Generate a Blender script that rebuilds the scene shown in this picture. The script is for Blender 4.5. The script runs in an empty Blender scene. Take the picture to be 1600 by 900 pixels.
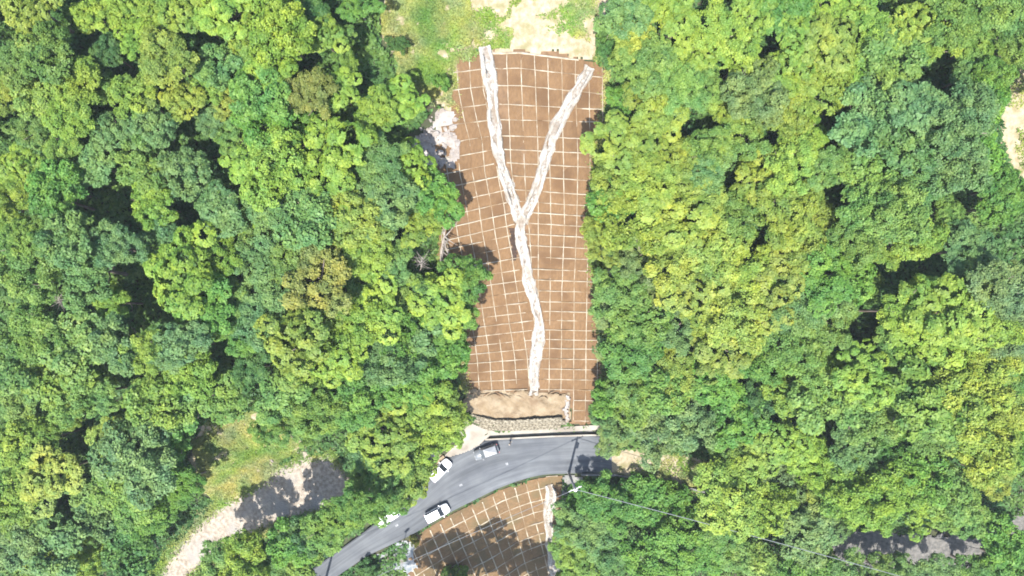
import bpy, bmesh, math, random
import numpy as np
from mathutils import Vector, Matrix

random.seed(7)
rng = np.random.default_rng(11)
scene = bpy.context.scene
COL = scene.collection

# ------------------------------------------------------------------ camera
CAM_H, TILT, LENS = 102.0, math.radians(3.0), 24.0
FPX = LENS / 36.0 * 1600.0
cam_d = bpy.data.cameras.new('camera')
cam_d.lens = LENS
cam_d.sensor_width = 36.0
cam_d.clip_start = 1.0
cam_d.clip_end = 5000.0
cam = bpy.data.objects.new('camera', cam_d)
cam.location = (0, 0, CAM_H)
cam.rotation_euler = (TILT, 0, 0)
COL.objects.link(cam)
scene.camera = cam

# ------------------------------------------------------------------ sky, sun, exposure
SUN_EL, SUN_AZ = math.radians(62.0), math.radians(194.0)     # azimuth clockwise from north (+Y)
world = bpy.data.worlds.new('World')
scene.world = world
world.use_nodes = True
wn = world.node_tree
sky = wn.nodes.new('ShaderNodeTexSky')
sky.sky_type = 'NISHITA'
sky.sun_disc = False
sky.sun_elevation = SUN_EL
sky.sun_rotation = SUN_AZ
sky.air_density = 1.2
sky.dust_density = 1.5
wn.links.new(sky.outputs[0], wn.nodes['Background'].inputs[0])
wn.nodes['Background'].inputs[1].default_value = 0.15
sun_d = bpy.data.lights.new('sun', 'SUN')
sun_d.energy = 4.6
sun_d.angle = math.radians(0.6)
sun_d.color = (1.0, 0.965, 0.91)
sun = bpy.data.objects.new('sun', sun_d)
to_sun = Vector((math.sin(SUN_AZ) * math.cos(SUN_EL), math.cos(SUN_AZ) * math.cos(SUN_EL), math.sin(SUN_EL)))
sun.rotation_euler = to_sun.to_track_quat('Z', 'Y').to_euler()
sun.location = to_sun * 200
COL.objects.link(sun)
scene.view_settings.view_transform = 'Standard'
scene.view_settings.look = 'None'
scene.view_settings.gamma = 1.0
scene.view_settings.use_curve_mapping = False
scene.view_settings.exposure = 1.58
scene.cycles.max_bounces = 6
scene.cycles.diffuse_bounces = 4
scene.cycles.filter_width = 1.75
scene.cycles.volume_bounces = 0
scene.cycles.transparent_max_bounces = 4

# ------------------------------------------------------------------ small maths
CT, ST = math.cos(TILT), math.sin(TILT)


def ray(px, py):
    a = (np.asarray(px, float) - 800.0) / FPX
    b = -(np.asarray(py, float) - 450.0) / FPX
    # camera axes: right (1,0,0), up (0,CT,ST), forward (0,ST,-CT)
    return a, b * CT + ST, b * ST - CT


def to_plane(px, py, z=0.0):
    dx, dy, dz = ray(px, py)
    t = (z - CAM_H) / dz
    return dx * t, dy * t


def project(x, y, z):
    zz = np.asarray(z, float) - CAM_H
    depth = np.asarray(y) * ST - zz * CT
    up = np.asarray(y) * CT + zz * ST
    return 800 + FPX * np.asarray(x) / depth, 450 - FPX * up / depth, depth


_lat = rng.random((64, 64, 4))


def vnoise(x, y, scale, k=0):
    x = np.asarray(x, float) / scale + 17.3 * k
    y = np.asarray(y, float) / scale + 9.1 * k
    xi, yi = np.floor(x).astype(int), np.floor(y).astype(int)
    fx, fy = x - xi, y - yi
    fx, fy = fx * fx * (3 - 2 * fx), fy * fy * (3 - 2 * fy)
    L = _lat[:, :, k % 4]
    a, b = L[xi % 64, yi % 64], L[(xi + 1) % 64, yi % 64]
    c, d = L[xi % 64, (yi + 1) % 64], L[(xi + 1) % 64, (yi + 1) % 64]
    return (a * (1 - fx) + b * fx) * (1 - fy) + (c * (1 - fx) + d * fx) * fy


def fbm(x, y, scale, k=0):
    return (vnoise(x, y, scale, k) * 0.55 + vnoise(x, y, scale * 0.47, k + 1) * 0.3 + vnoise(x, y, scale * 0.21, k + 2) * 0.15)


def inside(poly, x, y):
    x, y = np.asarray(x, float), np.asarray(y, float)
    r = np.zeros(x.shape, bool)
    n = len(poly)
    for i in range(n):
        x0, y0 = poly[i]
        x1, y1 = poly[(i + 1) % n]
        if y0 == y1:
            continue
        c = ((y0 > y) != (y1 > y)) & (x < (x1 - x0) * (y - y0) / (y1 - y0) + x0)
        r ^= c
    return r


def sstep(a, b, v):
    t = np.clip((v - a) / (b - a), 0, 1)
    return t * t * (3 - 2 * t)


# ------------------------------------------------------------------ terrain (metres; z = 0 is the road)
UP = [(-500, 1060), (-200, 1030), (100, 1000), (300, 985), (440, 925), (490, 885), (560, 835), (625, 785), (660, 750), (692, 716), (722, 698), (764, 679),
      (800, 677), (922, 671), (1010, 690), (1110, 700), (1250, 760), (1320, 815), (1420, 825), (1510, 825), (1600, 790), (2100, 770)]
LO = [(-500, 1200), (-200, 1150), (100, 1110), (300, 1075), (440, 985), (520, 905), (575, 868), (640, 838), (700, 802), (780, 762), (820, 748), (850, 741),
      (925, 739), (1010, 746), (1090, 764), (1250, 850), (1320, 895), (1420, 905), (1510, 895), (1600, 850), (2100, 830)]
ux, uy = to_plane([p[0] for p in UP], [p[1] for p in UP])
lx, ly = to_plane([p[0] for p in LO], [p[1] for p in LO])
TRK = [(215, 935, 1.0), (270, 880, 2.0), (330, 838, 3.4), (400, 790, 5.0), (450, 765, 6.0), (505, 748, 6.6), (560, 745, 7.0)]
trx, try_ = [], []
for a, b, zz in TRK:
    q = to_plane(a, b, zz)
    trx.append(float(q[0])); try_.append(float(q[1]))
trz = [t[2] for t in TRK]


def H(x, y):
    x = np.asarray(x, float); y = np.asarray(y, float)
    yu = np.interp(x, ux, uy); yl = np.interp(x, lx, ly)
    s = (y - yu) * 0.87
    d = (yl - y) * 0.87
    bare = np.broadcast_to(x > 15.1, np.broadcast(x, y).shape)
    z = np.where(bare, -0.06, -0.7)
    wallish = sstep(-9, -4.5, x) * (1 - sstep(10.5, 15, x))
    zu1 = np.interp(s, [-1, 0.25, 0.3, 0.9, 2.4, 6.2, 30, 45, 75, 140, 700], [-0.7, -0.7, 0.75, 0.8, 2.0, 3.0, 15.2, 18.8, 27, 38, 120])
    zu2 = np.interp(s, [-1, 0.0, 2.0, 6.2, 30, 45, 75, 140, 700], [-0.7, -0.15, 0.7, 2.8, 15.2, 18.8, 27, 38, 120])
    zu = zu1 * wallish + zu2 * (1 - wallish)
    zd = np.interp(d, [-1, 0.0, 0.4, 22, 60, 700], [-0.7, -0.7, -0.9, -14.0, -26, -60])
    zd = np.where(bare, np.maximum(zd, np.interp(d, [0, 0.5, 3, 22], [-0.06, -0.4, -2.2, -14.0]) * (d < 20) - 99 * (d >= 20)), zd)
    z = np.where(s > 0, zu, np.where(d > 0, zd, z))
    far = np.maximum(s - 6, d - 1.5)
    am = np.clip(far / 6, 0, 1)
    side = sstep(14, 22, np.abs(x))
    z = z + am * (0.35 + 1.3 * side) * (fbm(x, y, 9.0, 0) - 0.5) * 2
    # bench of the dirt track
    near = (x > min(trx) - 9) & (x < max(trx) + 9) & (y > min(try_) - 9) & (y < max(try_) + 9)
    near = np.broadcast_to(near, z.shape)
    if not near.any(): return z
    if z.ndim and not near.all():
        xx, yy = np.broadcast_to(x, z.shape)[near], np.broadcast_to(y, z.shape)[near]
        z[near] = bench(xx, yy, z[near])
        return z
    return bench(x, y, z)


def bench(x, y, z):
    best = np.full(z.shape, 1e9); zb = np.zeros(z.shape)
    for i in range(len(trx) - 1):
        ax, ay, bx, by = trx[i], try_[i], trx[i + 1], try_[i + 1]
        L2 = (bx - ax) ** 2 + (by - ay) ** 2
        t = np.clip(((x - ax) * (bx - ax) + (y - ay) * (by - ay)) / L2, 0, 1)
        dd = np.hypot(x - ax - t * (bx - ax), y - ay - t * (by - ay))
        m = dd < best
        best = np.where(m, dd, best); zb = np.where(m, trz[i] + t * (trz[i + 1] - trz[i]), zb)
    w = 1 - sstep(4.0, 8.0, best)
    return z * (1 - w) + zb * w


def hit(px, py, off=0.0):
    dx, dy, dz = ray(px, py)
    z = np.zeros(np.broadcast(dx, dy).shape)
    for _ in range(15):
        t = (z - CAM_H) / dz
        z = z + 0.9 * (H(dx * t, dy * t) + off - z)
    t = (z - CAM_H) / dz
    return dx * t, dy * t, z


def at(px, py, off=0.0):
    x, y, z = hit(px, py, off)
    return Vector((float(x), float(y), float(z)))


# ------------------------------------------------------------------ object helpers
def tag(o, label=None, cat=None, group=None, kind=None):
    if label: o['label'] = label
    if cat: o['category'] = cat
    if group: o['group'] = group
    if kind: o['kind'] = kind
    return o


def empty(name, loc=(0, 0, 0), rz=0.0):
    o = bpy.data.objects.new(name, None)
    o.location = loc
    o.rotation_euler = (0, 0, rz)
    o.empty_display_size = 0.3
    COL.objects.link(o)
    return o


def link(name, me, parent=None, mat=None):
    o = bpy.data.objects.new(name, me)
    if mat is not None and not me.materials:
        me.materials.append(mat)
    o.parent = parent
    COL.objects.link(o)
    return o


def npmesh(name, V, F, smooth=False):
    """V (n,3); F (m,k) with one k."""
    V = np.asarray(V, np.float32); F = np.asarray(F, np.int32)
    me = bpy.data.meshes.new(name)
    m, k = F.shape
    me.vertices.add(len(V)); me.vertices.foreach_set('co', V.ravel())
    me.loops.add(m * k); me.loops.foreach_set('vertex_index', F.ravel())
    me.polygons.add(m)
    me.polygons.foreach_set('loop_start', np.arange(0, m * k, k, dtype=np.int32))
    me.polygons.foreach_set('loop_total', np.full(m, k, np.int32))
    me.update(calc_edges=True)
    if smooth:
        me.polygons.foreach_set('use_smooth', np.ones(m, bool))
    return me


class MB:
    def __init__(self):
        self.v = []; self.f = []

    def add(self, vs, fs):
        n = len(self.v)
        self.v += [tuple(p) for p in vs]
        self.f += [tuple(i + n for i in q) for q in fs]
        return self

    def box(self, c, s, rz=0.0, taper=1.0):
        cx, cy, cz = c; a, b, h = s[0] / 2, s[1] / 2, s[2] / 2
        co, si = math.cos(rz), math.sin(rz)
        vs = []
        for z, k in ((-h, 1.0), (h, taper)):
            for x, y in ((-a, -b), (a, -b), (a, b), (-a, b)):
                x *= k; y *= k
                vs.append((cx + x * co - y * si, cy + x * si + y * co, cz + z))
        return self.add(vs, [(3, 2, 1, 0), (4, 5, 6, 7), (0, 1, 5, 4), (1, 2, 6, 5), (2, 3, 7, 6), (3, 0, 4, 7)])

    def tube(self, pts, rad, n=7, cap=True):
        pts = [Vector(p) for p in pts]
        vs, fs = [], []
        prev = None
        for i, p in enumerate(pts):
            d = (pts[min(i + 1, len(pts) - 1)] - pts[max(i - 1, 0)])
            d = d.normalized() if d.length > 1e-9 else Vector((0, 0, 1))
            u = prev if prev is not None else (Vector((1, 0, 0)) if abs(d.x) < 0.9 else Vector((0, 1, 0)))
            u = (u - d * u.dot(d)).normalized(); prev = u
            w = d.cross(u)
            r = rad[i] if hasattr(rad, '__len__') else rad
            for k in range(n):
                a = 2 * math.pi * k / n
                vs.append(p + u * (r * math.cos(a)) + w * (r * math.sin(a)))
        for i in range(len(pts) - 1):
            for k in range(n):
                fs.append((i * n + k, i * n + (k + 1) % n, (i + 1) * n + (k + 1) % n, (i + 1) * n + k))
        if cap:
            fs.append(tuple(reversed(range(n)))); fs.append(tuple(range((len(pts) - 1) * n, len(pts) * n)))
        return self.add(vs, fs)

    def mesh(self, name, smooth=False):
        me = bpy.data.meshes.new(name)
        me.from_pydata([tuple(v) for v in self.v], [], self.f)
        if smooth:
            for p in me.polygons: p.use_smooth = True
        me.update()
        return me

    def build(self, name, mat, parent=None, smooth=False):
        return link(name, self.mesh(name, smooth), parent, mat)


# ------------------------------------------------------------------ materials
def new_mat(name):
    m = bpy.data.materials.new(name); m.use_nodes = True
    nt = m.node_tree
    return m, nt, nt.nodes['Principled BSDF']


def nd(nt, t, **kw):
    n = nt.nodes.new(t)
    for k, v in kw.items(): setattr(n, k, v)
    return n


def sc(c, k):
    return tuple(v * k for v in c) if c else None


def mat_mix(name, c1, c2, scale=2.0, rough=0.9, bump=0.3, bscale=8.0, c3=None, s3=0.3, bdist=0.05, stretch=None, lo=0.35, hi=0.65, metal=0.0, spec=0.3, rnd=0.0):
    m, nt, p = new_mat(name)
    tc = nd(nt, 'ShaderNodeTexCoord')
    mp = nd(nt, 'ShaderNodeMapping')
    if stretch: mp.inputs['Scale'].default_value = stretch
    nt.links.new(tc.outputs['Object'], mp.inputs['Vector'])
    n = nd(nt, 'ShaderNodeTexNoise'); n.inputs['Scale'].default_value = scale; n.inputs['Detail'].default_value = 6
    nt.links.new(mp.outputs[0], n.inputs['Vector'])
    r = nd(nt, 'ShaderNodeValToRGB')
    r.color_ramp.elements[0].position = lo; r.color_ramp.elements[1].position = hi
    r.color_ramp.elements[0].color = (*c1, 1); r.color_ramp.elements[1].color = (*c2, 1)
    nt.links.new(n.outputs['Fac'], r.inputs[0])
    out = r.outputs[0]
    if c3:
        n3 = nd(nt, 'ShaderNodeTexNoise'); n3.inputs['Scale'].default_value = s3; n3.inputs['Detail'].default_value = 5
        nt.links.new(tc.outputs['Object'], n3.inputs['Vector'])
        r3 = nd(nt, 'ShaderNodeValToRGB'); r3.color_ramp.elements[0].position = 0.5; r3.color_ramp.elements[1].position = 0.66
        nt.links.new(n3.outputs['Fac'], r3.inputs[0])
        mx = nd(nt, 'ShaderNodeMixRGB'); mx.inputs[2].default_value = (*c3, 1)
        nt.links.new(r3.outputs[0], mx.inputs[0]); nt.links.new(out, mx.inputs[1])
        out = mx.outputs[0]
    if rnd:
        oi = nd(nt, 'ShaderNodeObjectInfo'); rm = nd(nt, 'ShaderNodeMapRange'); rm.inputs['To Min'].default_value = 1 - rnd; rm.inputs['To Max'].default_value = 1 + rnd
        nt.links.new(oi.outputs['Random'], rm.inputs[0])
        hv = nd(nt, 'ShaderNodeHueSaturation'); nt.links.new(rm.outputs[0], hv.inputs['Value']); nt.links.new(out, hv.inputs['Color']); out = hv.outputs[0]
    nt.links.new(out, p.inputs['Base Color'])
    p.inputs['Roughness'].default_value = rough
    p.inputs['Metallic'].default_value = metal
    p.inputs['Specular IOR Level'].default_value = spec
    if bump:
        nb = nd(nt, 'ShaderNodeTexNoise'); nb.inputs['Scale'].default_value = bscale; nb.inputs['Detail'].default_value = 5
        nt.links.new(mp.outputs[0], nb.inputs['Vector'])
        b = nd(nt, 'ShaderNodeBump'); b.inputs['Strength'].default_value = bump; b.inputs['Distance'].default_value = bdist
        nt.links.new(nb.outputs['Fac'], b.inputs['Height']); nt.links.new(b.outputs[0], p.inputs['Normal'])
    return m


def mat_plain(name, c, rough=0.6, metal=0.0, spec=0.4, coat=0.0):
    m, nt, p = new_mat(name)
    p.inputs['Base Color'].default_value = (*c, 1)
    p.inputs['Roughness'].default_value = rough
    p.inputs['Metallic'].default_value = metal
    p.inputs['Specular IOR Level'].default_value = spec
    p.inputs['Coat Weight'].default_value = coat
    return m


def mat_leaf(name, use_object=True, c1=None, c2=None, scale=0.12):
    m, nt, p = new_mat(name)
    at_ = nd(nt, 'ShaderNodeAttribute', attribute_name='tint')
    if use_object:
        oi = nd(nt, 'ShaderNodeObjectInfo'); base = oi.outputs['Color']
    else:
        tc = nd(nt, 'ShaderNodeTexCoord')
        n = nd(nt, 'ShaderNodeTexNoise'); n.inputs['Scale'].default_value = scale; n.inputs['Detail'].default_value = 4
        nt.links.new(tc.outputs['Object'], n.inputs['Vector'])
        r = nd(nt, 'ShaderNodeValToRGB'); r.color_ramp.elements[0].position = 0.35; r.color_ramp.elements[1].position = 0.65
        r.color_ramp.elements[0].color = (*c1, 1); r.color_ramp.elements[1].color = (*c2, 1)
        nt.links.new(n.outputs['Fac'], r.inputs[0]); base = r.outputs[0]
    hs = nd(nt, 'ShaderNodeHueSaturation')
    mr = nd(nt, 'ShaderNodeMapRange'); mr.inputs['To Min'].default_value = 0.66; mr.inputs['To Max'].default_value = 1.42
    nt.links.new(at_.outputs['Fac'], mr.inputs[0]); nt.links.new(mr.outputs[0], hs.inputs['Value'])
    mh = nd(nt, 'ShaderNodeMapRange'); mh.inputs['To Min'].default_value = 0.525; mh.inputs['To Max'].default_value = 0.478
    nt.links.new(at_.outputs['Fac'], mh.inputs[0]); nt.links.new(mh.outputs[0], hs.inputs['Hue'])
    gp = nd(nt, 'ShaderNodeNewGeometry')
    pn = nd(nt, 'ShaderNodeTexNoise'); pn.inputs['Scale'].default_value = 0.42; pn.inputs['Detail'].default_value = 3
    nt.links.new(gp.outputs['Position'], pn.inputs['Vector'])
    pr = nd(nt, 'ShaderNodeValToRGB'); pr.color_ramp.elements[0].position = 0.34; pr.color_ramp.elements[1].position = 0.68
    pr.color_ramp.elements[0].color = (0.80, 0.92, 1.12, 1); pr.color_ramp.elements[1].color = (1.28, 1.12, 0.95, 1)
    nt.links.new(pn.outputs['Fac'], pr.inputs[0])
    pm = nd(nt, 'ShaderNodeMixRGB', blend_type='MULTIPLY'); pm.inputs[0].default_value = 1
    nt.links.new(base, pm.inputs[1]); nt.links.new(pr.outputs[0], pm.inputs[2])
    nt.links.new(pm.outputs[0], hs.inputs['Color'])
    nt.links.new(hs.outputs[0], p.inputs['Base Color'])
    p.inputs['Roughness'].default_value = 0.55
    p.inputs['Specular IOR Level'].default_value = 0.25
    tr = nd(nt, 'ShaderNodeBsdfTranslucent')
    nt.links.new(hs.outputs[0], tr.inputs['Color'])
    mx = nd(nt, 'ShaderNodeMixShader'); mx.inputs[0].default_value = 0.38
    nt.links.new(p.outputs[0], mx.inputs[1]); nt.links.new(tr.outputs[0], mx.inputs[2])
    nt.links.new(mx.outputs[0], nt.nodes['Material Output'].inputs['Surface'])
    return m


M = {}
M['leaf'] = mat_leaf('foliage')
M['undergrowth'] = mat_leaf('undergrowth_leaves', False, (0.060, 0.130, 0.038), (0.105, 0.185, 0.042))
M['grass'] = mat_leaf('grass_blades', False, (0.145, 0.235, 0.036), (0.28, 0.285, 0.10), 0.25)
M['bark'] = mat_mix('bark', (0.10, 0.075, 0.055), (0.2, 0.17, 0.14), 6, stretch=(1, 1, 0.2))
M['deadwood'] = mat_mix('bleached_wood', (0.140, 0.120, 0.100), (0.250, 0.225, 0.200), 5)
M['ground'] = mat_mix('forest_floor', (0.022, 0.030, 0.014), (0.045, 0.055, 0.022), 0.8, c3=(0.04, 0.032, 0.02), s3=0.15, bump=0.6, bscale=2)
M['soil'] = mat_mix('brown_slope_soil', (0.088, 0.052, 0.026), (0.135, 0.082, 0.043), 1.2, bump=0.6, bscale=5, c3=(0.075, 0.044, 0.022), s3=0.2)
M['mat'] = mat_mix('coir_mat', (0.090, 0.051, 0.023), (0.138, 0.082, 0.039), 2.6, bump=0.9, bscale=9, bdist=0.08, c3=(0.085, 0.047, 0.021), s3=0.3, rnd=0.07, lo=0.22, hi=0.78, stretch=(1.4, 0.55, 1))
M['beam'] = mat_mix('cream_grid_concrete', (0.20, 0.168, 0.118), (0.29, 0.262, 0.205), 1.6, bump=0.4, bscale=10, c3=(0.15, 0.105, 0.06), s3=0.5)
M['mat_low'] = mat_mix('coir_mat_lower', (0.084, 0.050, 0.022), (0.130, 0.081, 0.040), 2.6, bump=0.9, bscale=9, bdist=0.08, c3=(0.080, 0.058, 0.027), s3=0.35, rnd=0.10, lo=0.25, hi=0.75)
M['sheet'] = mat_mix('white_sheeting', (0.225, 0.205, 0.175), (0.33, 0.318, 0.29), 3.2, rough=0.8, bump=1.0, bscale=5.0, bdist=0.2, c3=(0.19, 0.162, 0.13), s3=0.5)
M['bed'] = mat_mix('channel_bed', (0.135, 0.112, 0.088), (0.26, 0.248, 0.225), 2.6, bump=1.0, bscale=4.5, bdist=0.2, c3=(0.15, 0.12, 0.09), s3=0.35, lo=0.36, hi=0.6)
M['tan'] = mat_mix('tan_earth', (0.145, 0.106, 0.062), (0.205, 0.160, 0.104), 0.9, bump=0.9, bscale=2.5, bdist=0.2, c3=(0.125, 0.086, 0.05), s3=0.5)
M['pale'] = mat_mix('pale_dry_earth', (0.185, 0.15, 0.088), (0.27, 0.235, 0.165), 1.6, bump=0.7, bscale=4, bdist=0.1, c3=(0.15, 0.135, 0.065), s3=0.6)
M['gravel'] = mat_mix('pale_gravel_track', (0.155, 0.128, 0.098), (0.275, 0.24, 0.195), 2.2, bump=0.9, bscale=5, bdist=0.12, c3=(0.2, 0.185, 0.165), s3=0.3)
M['rock'] = mat_mix('pale_rock', (0.168, 0.143, 0.122), (0.277, 0.252, 0.231), 0.8, bump=0.8, bscale=3, bdist=0.2)
M['concrete'] = mat_mix('pale_concrete', (0.209, 0.186, 0.152), (0.266, 0.243, 0.209), 0.8, bump=0.2, bscale=12, c3=(0.171, 0.148, 0.118), s3=0.4)
M['greyconc'] = mat_mix('grey_concrete', (0.100, 0.100, 0.095), (0.170, 0.165, 0.155), 1.0, bump=0.3, bscale=10)
M['farpath'] = mat_mix('shaded_gravel', (0.07, 0.068, 0.064), (0.13, 0.122, 0.11), 2.0, bump=0.7, bscale=5, bdist=0.1)  # path gravel darkened: tree shade is put into this colour
M['bluerock'] = mat_mix('blue_grey_rubble', (0.117, 0.135, 0.149), (0.261, 0.261, 0.252), 0.9, bump=0.8, bscale=3, bdist=0.2, c3=(0.090, 0.077, 0.059), s3=0.5)
M['gabion'] = mat_mix('gabion_stone', (0.10, 0.084, 0.058), (0.235, 0.21, 0.155), 3.5, bump=1.0, bscale=4, bdist=0.2)
M['gash_shade'] = mat_mix('dark_gash_shade', (0.018, 0.011, 0.008), (0.045, 0.027, 0.018), 2.0, bump=0.8, bscale=4, bdist=0.15)  # near-black colour stands in for the shade inside the erosion gash
M['paint'] = mat_mix('worn_white_paint', (0.11, 0.114, 0.12), (0.24, 0.245, 0.25), 4.0, bump=0)
M['car'] = mat_plain('white_car_paint', (0.75, 0.76, 0.78), 0.25, coat=0.6)
M['glass'] = mat_plain('dark_glass', (0.025, 0.03, 0.035), 0.15, spec=0.3)
M['silver'] = mat_plain('silver_grey_paint', (0.11, 0.118, 0.126), 0.3, coat=0.5)
M['greyglass'] = mat_plain('sky_lit_glass', (0.075, 0.085, 0.095), 0.15)  # sky reflection on the silver car's windows put into the base colour
M['tyre'] = mat_plain('tyre_rubber', (0.02, 0.02, 0.02), 0.8)
M['rim'] = mat_plain('alloy_rim', (0.5, 0.5, 0.52), 0.35, 0.8)
M['lamp'] = mat_plain('headlight_plastic', (0.25, 0.26, 0.27), 0.15)
M['red'] = mat_plain('red_plastic', (0.35, 0.02, 0.02), 0.3)
M['black'] = mat_plain('black_plastic', (0.02, 0.02, 0.022), 0.5)
M['steel'] = mat_mix('galvanised_steel', (0.240, 0.246, 0.252), (0.330, 0.336, 0.342), 5, rough=0.45, bump=0, metal=0.6)
M['pole'] = mat_mix('pole_concrete', (0.200, 0.195, 0.185), (0.275, 0.270, 0.260), 2, bump=0.1)
M['cable'] = mat_plain('grey_cable', (0.12, 0.13, 0.135), 0.6)
M['orange'] = mat_plain('grey_paint', (0.1, 0.1, 0.1), 0.5)
M['mirror'] = mat_plain('mirror_glass', (0.8, 0.82, 0.85), 0.05, 1.0)
M['hair'] = mat_plain('dark_hair', (0.015, 0.012, 0.01), 0.7)
M['timber'] = mat_mix('tan_timber', (0.153, 0.113, 0.068), (0.234, 0.184, 0.122), 2, bump=0.2)


def mat_asphalt():
    m, nt, p = new_mat('asphalt')
    uv = nd(nt, 'ShaderNodeUVMap')
    mp = nd(nt, 'ShaderNodeMapping'); mp.inputs['Scale'].default_value = (0.05, 1.0, 1)
    nt.links.new(uv.outputs[0], mp.inputs['Vector'])
    n = nd(nt, 'ShaderNodeTexNoise'); n.inputs['Scale'].default_value = 1.3; n.inputs['Detail'].default_value = 6; n.inputs['Roughness'].default_value = 0.65
    nt.links.new(mp.outputs[0], n.inputs['Vector'])
    r = nd(nt, 'ShaderNodeValToRGB')
    r.color_ramp.elements[0].position = 0.32; r.color_ramp.elements[1].position = 0.7
    r.color_ramp.elements[0].color = (0.044, 0.049, 0.055, 1); r.color_ramp.elements[1].color = (0.098, 0.106, 0.114, 1)
    nt.links.new(n.outputs['Fac'], r.inputs[0])
    tc = nd(nt, 'ShaderNodeTexCoord')
    n2 = nd(nt, 'ShaderNodeTexNoise'); n2.inputs['Scale'].default_value = 0.35; n2.inputs['Detail'].default_value = 5
    nt.links.new(tc.outputs['Object'], n2.inputs['Vector'])
    r2 = nd(nt, 'ShaderNodeValToRGB'); r2.color_ramp.elements[0].position = 0.35; r2.color_ramp.elements[1].position = 0.7
    r2.color_ramp.elements[0].color = (0.8, 0.8, 0.82, 1); r2.color_ramp.elements[1].color = (1.15, 1.13, 1.1, 1)
    nt.links.new(n2.outputs['Fac'], r2.inputs[0])
    mx = nd(nt, 'ShaderNodeMixRGB', blend_type='MULTIPLY'); mx.inputs[0].default_value = 1
    nt.links.new(r.outputs[0], mx.inputs[1]); nt.links.new(r2.outputs[0], mx.inputs[2])
    nt.links.new(mx.outputs[0], p.inputs['Base Color'])
    p.inputs['Roughness'].default_value = 0.85
    nb = nd(nt, 'ShaderNodeTexNoise'); nb.inputs['Scale'].default_value = 15
    nt.links.new(tc.outputs['Object'], nb.inputs['Vector'])
    b = nd(nt, 'ShaderNodeBump'); b.inputs['Strength'].default_value = 0.15; b.inputs['Distance'].default_value = 0.02
    nt.links.new(nb.outputs['Fac'], b.inputs['Height']); nt.links.new(b.outputs[0], p.inputs['Normal'])
    return m


M['asphalt'] = mat_asphalt()

# ------------------------------------------------------------------ outlines in photo pixels (turned into places on the terrain)
SLOPE = [(706, 90), (745, 84), (775, 76), (862, 80), (916, 97), (950, 110), (952, 150), (940, 200), (932, 260), (925, 330), (922, 380), (930, 420), (938, 470), (938, 540),
         (948, 575), (938, 615), (918, 640), (925, 664), (893, 664), (893, 624), (836, 618), (780, 618), (728, 616), (716, 570), (722, 520), (728, 460), (690, 410), (682, 345), (672, 300), (668, 246), (708, 190)]
LOWSLOPE = [(640, 845), (700, 807), (780, 767), (850, 745), (878, 743), (878, 800), (870, 860), (876, 900), (884, 960), (640, 960), (634, 880)]
TERRACE = [(722, 610), (780, 612), (836, 611), (893, 617), (893, 660), (850, 661), (800, 663), (770, 661), (745, 652), (722, 640)]
ROCKS = [(640, 232), (655, 205), (676, 178), (700, 168), (716, 180), (716, 240), (700, 262), (670, 262)]
TOPCLEAR = [(722, -40), (712, 30), (728, 62), (748, 80), (800, 82), (862, 84), (916, 100), (932, 92), (930, 60), (950, 20), (962, -40)]
TRACK = [(225, 930), (262, 868), (300, 822), (345, 784), (392, 762), (430, 728), (470, 712), (515, 708), (548, 735), (560, 775), (520, 800), (470, 812), (420, 828), (370, 850), (330, 878), (290, 915), (270, 940)]
RIGHTCLEAR = [(1584, 80), (1584, 120), (1566, 152), (1556, 190), (1562, 235), (1580, 275), (1640, 285), (1660, 70)]
DIRT = [(951, 700), (1000, 706), (1060, 710), (1110, 722), (1118, 745), (1090, 764), (1010, 746), (951, 740)]
FARPATH = [(1296, 838), (1340, 828), (1400, 832), (1470, 828), (1520, 840), (1560, 820), (1620, 785), (1640, 815), (1560, 850), (1510, 885), (1420, 896), (1330, 890), (1300, 870)]
GRASS = [(596, -40), (600, 60), (625, 90), (640, 140), (670, 165), (705, 170), (712, 95), (745, 80), (730, 40), (730, -40)]
GRASS2 = [(300, 690), (330, 650), (400, 640), (445, 660), (470, 700), (430, 728), (390, 762), (340, 785), (310, 770)]
ROADPX = [(x, y) for x, y in UP if 440 <= x <= 960] + [(953, 680), (953, 742)] + [(x, y) for x, y in reversed(LO) if 400 <= x <= 925]
APRON = [(700, 645), (768, 665), (775, 690), (735, 712), (690, 725), (650, 760), (640, 740), (690, 690)]


def world_poly(P, off=0.0):
    x, y, z = hit([p[0] for p in P], [p[1] for p in P], off)
    return list(zip(x.tolist(), y.tolist()))


def world_poly_flat(P, z=0.1):
    x, y = to_plane([p[0] for p in P], [p[1] for p in P], z)
    return list(zip(x.tolist(), y.tolist()))


W = {k: world_poly(v) for k, v in dict(slope=SLOPE, low=LOWSLOPE, terrace=TERRACE, rocks=ROCKS, top=TOPCLEAR, track=TRACK, right=RIGHTCLEAR, dirt=DIRT, far=FARPATH, grass=GRASS, grass2=GRASS2).items()}


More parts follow.
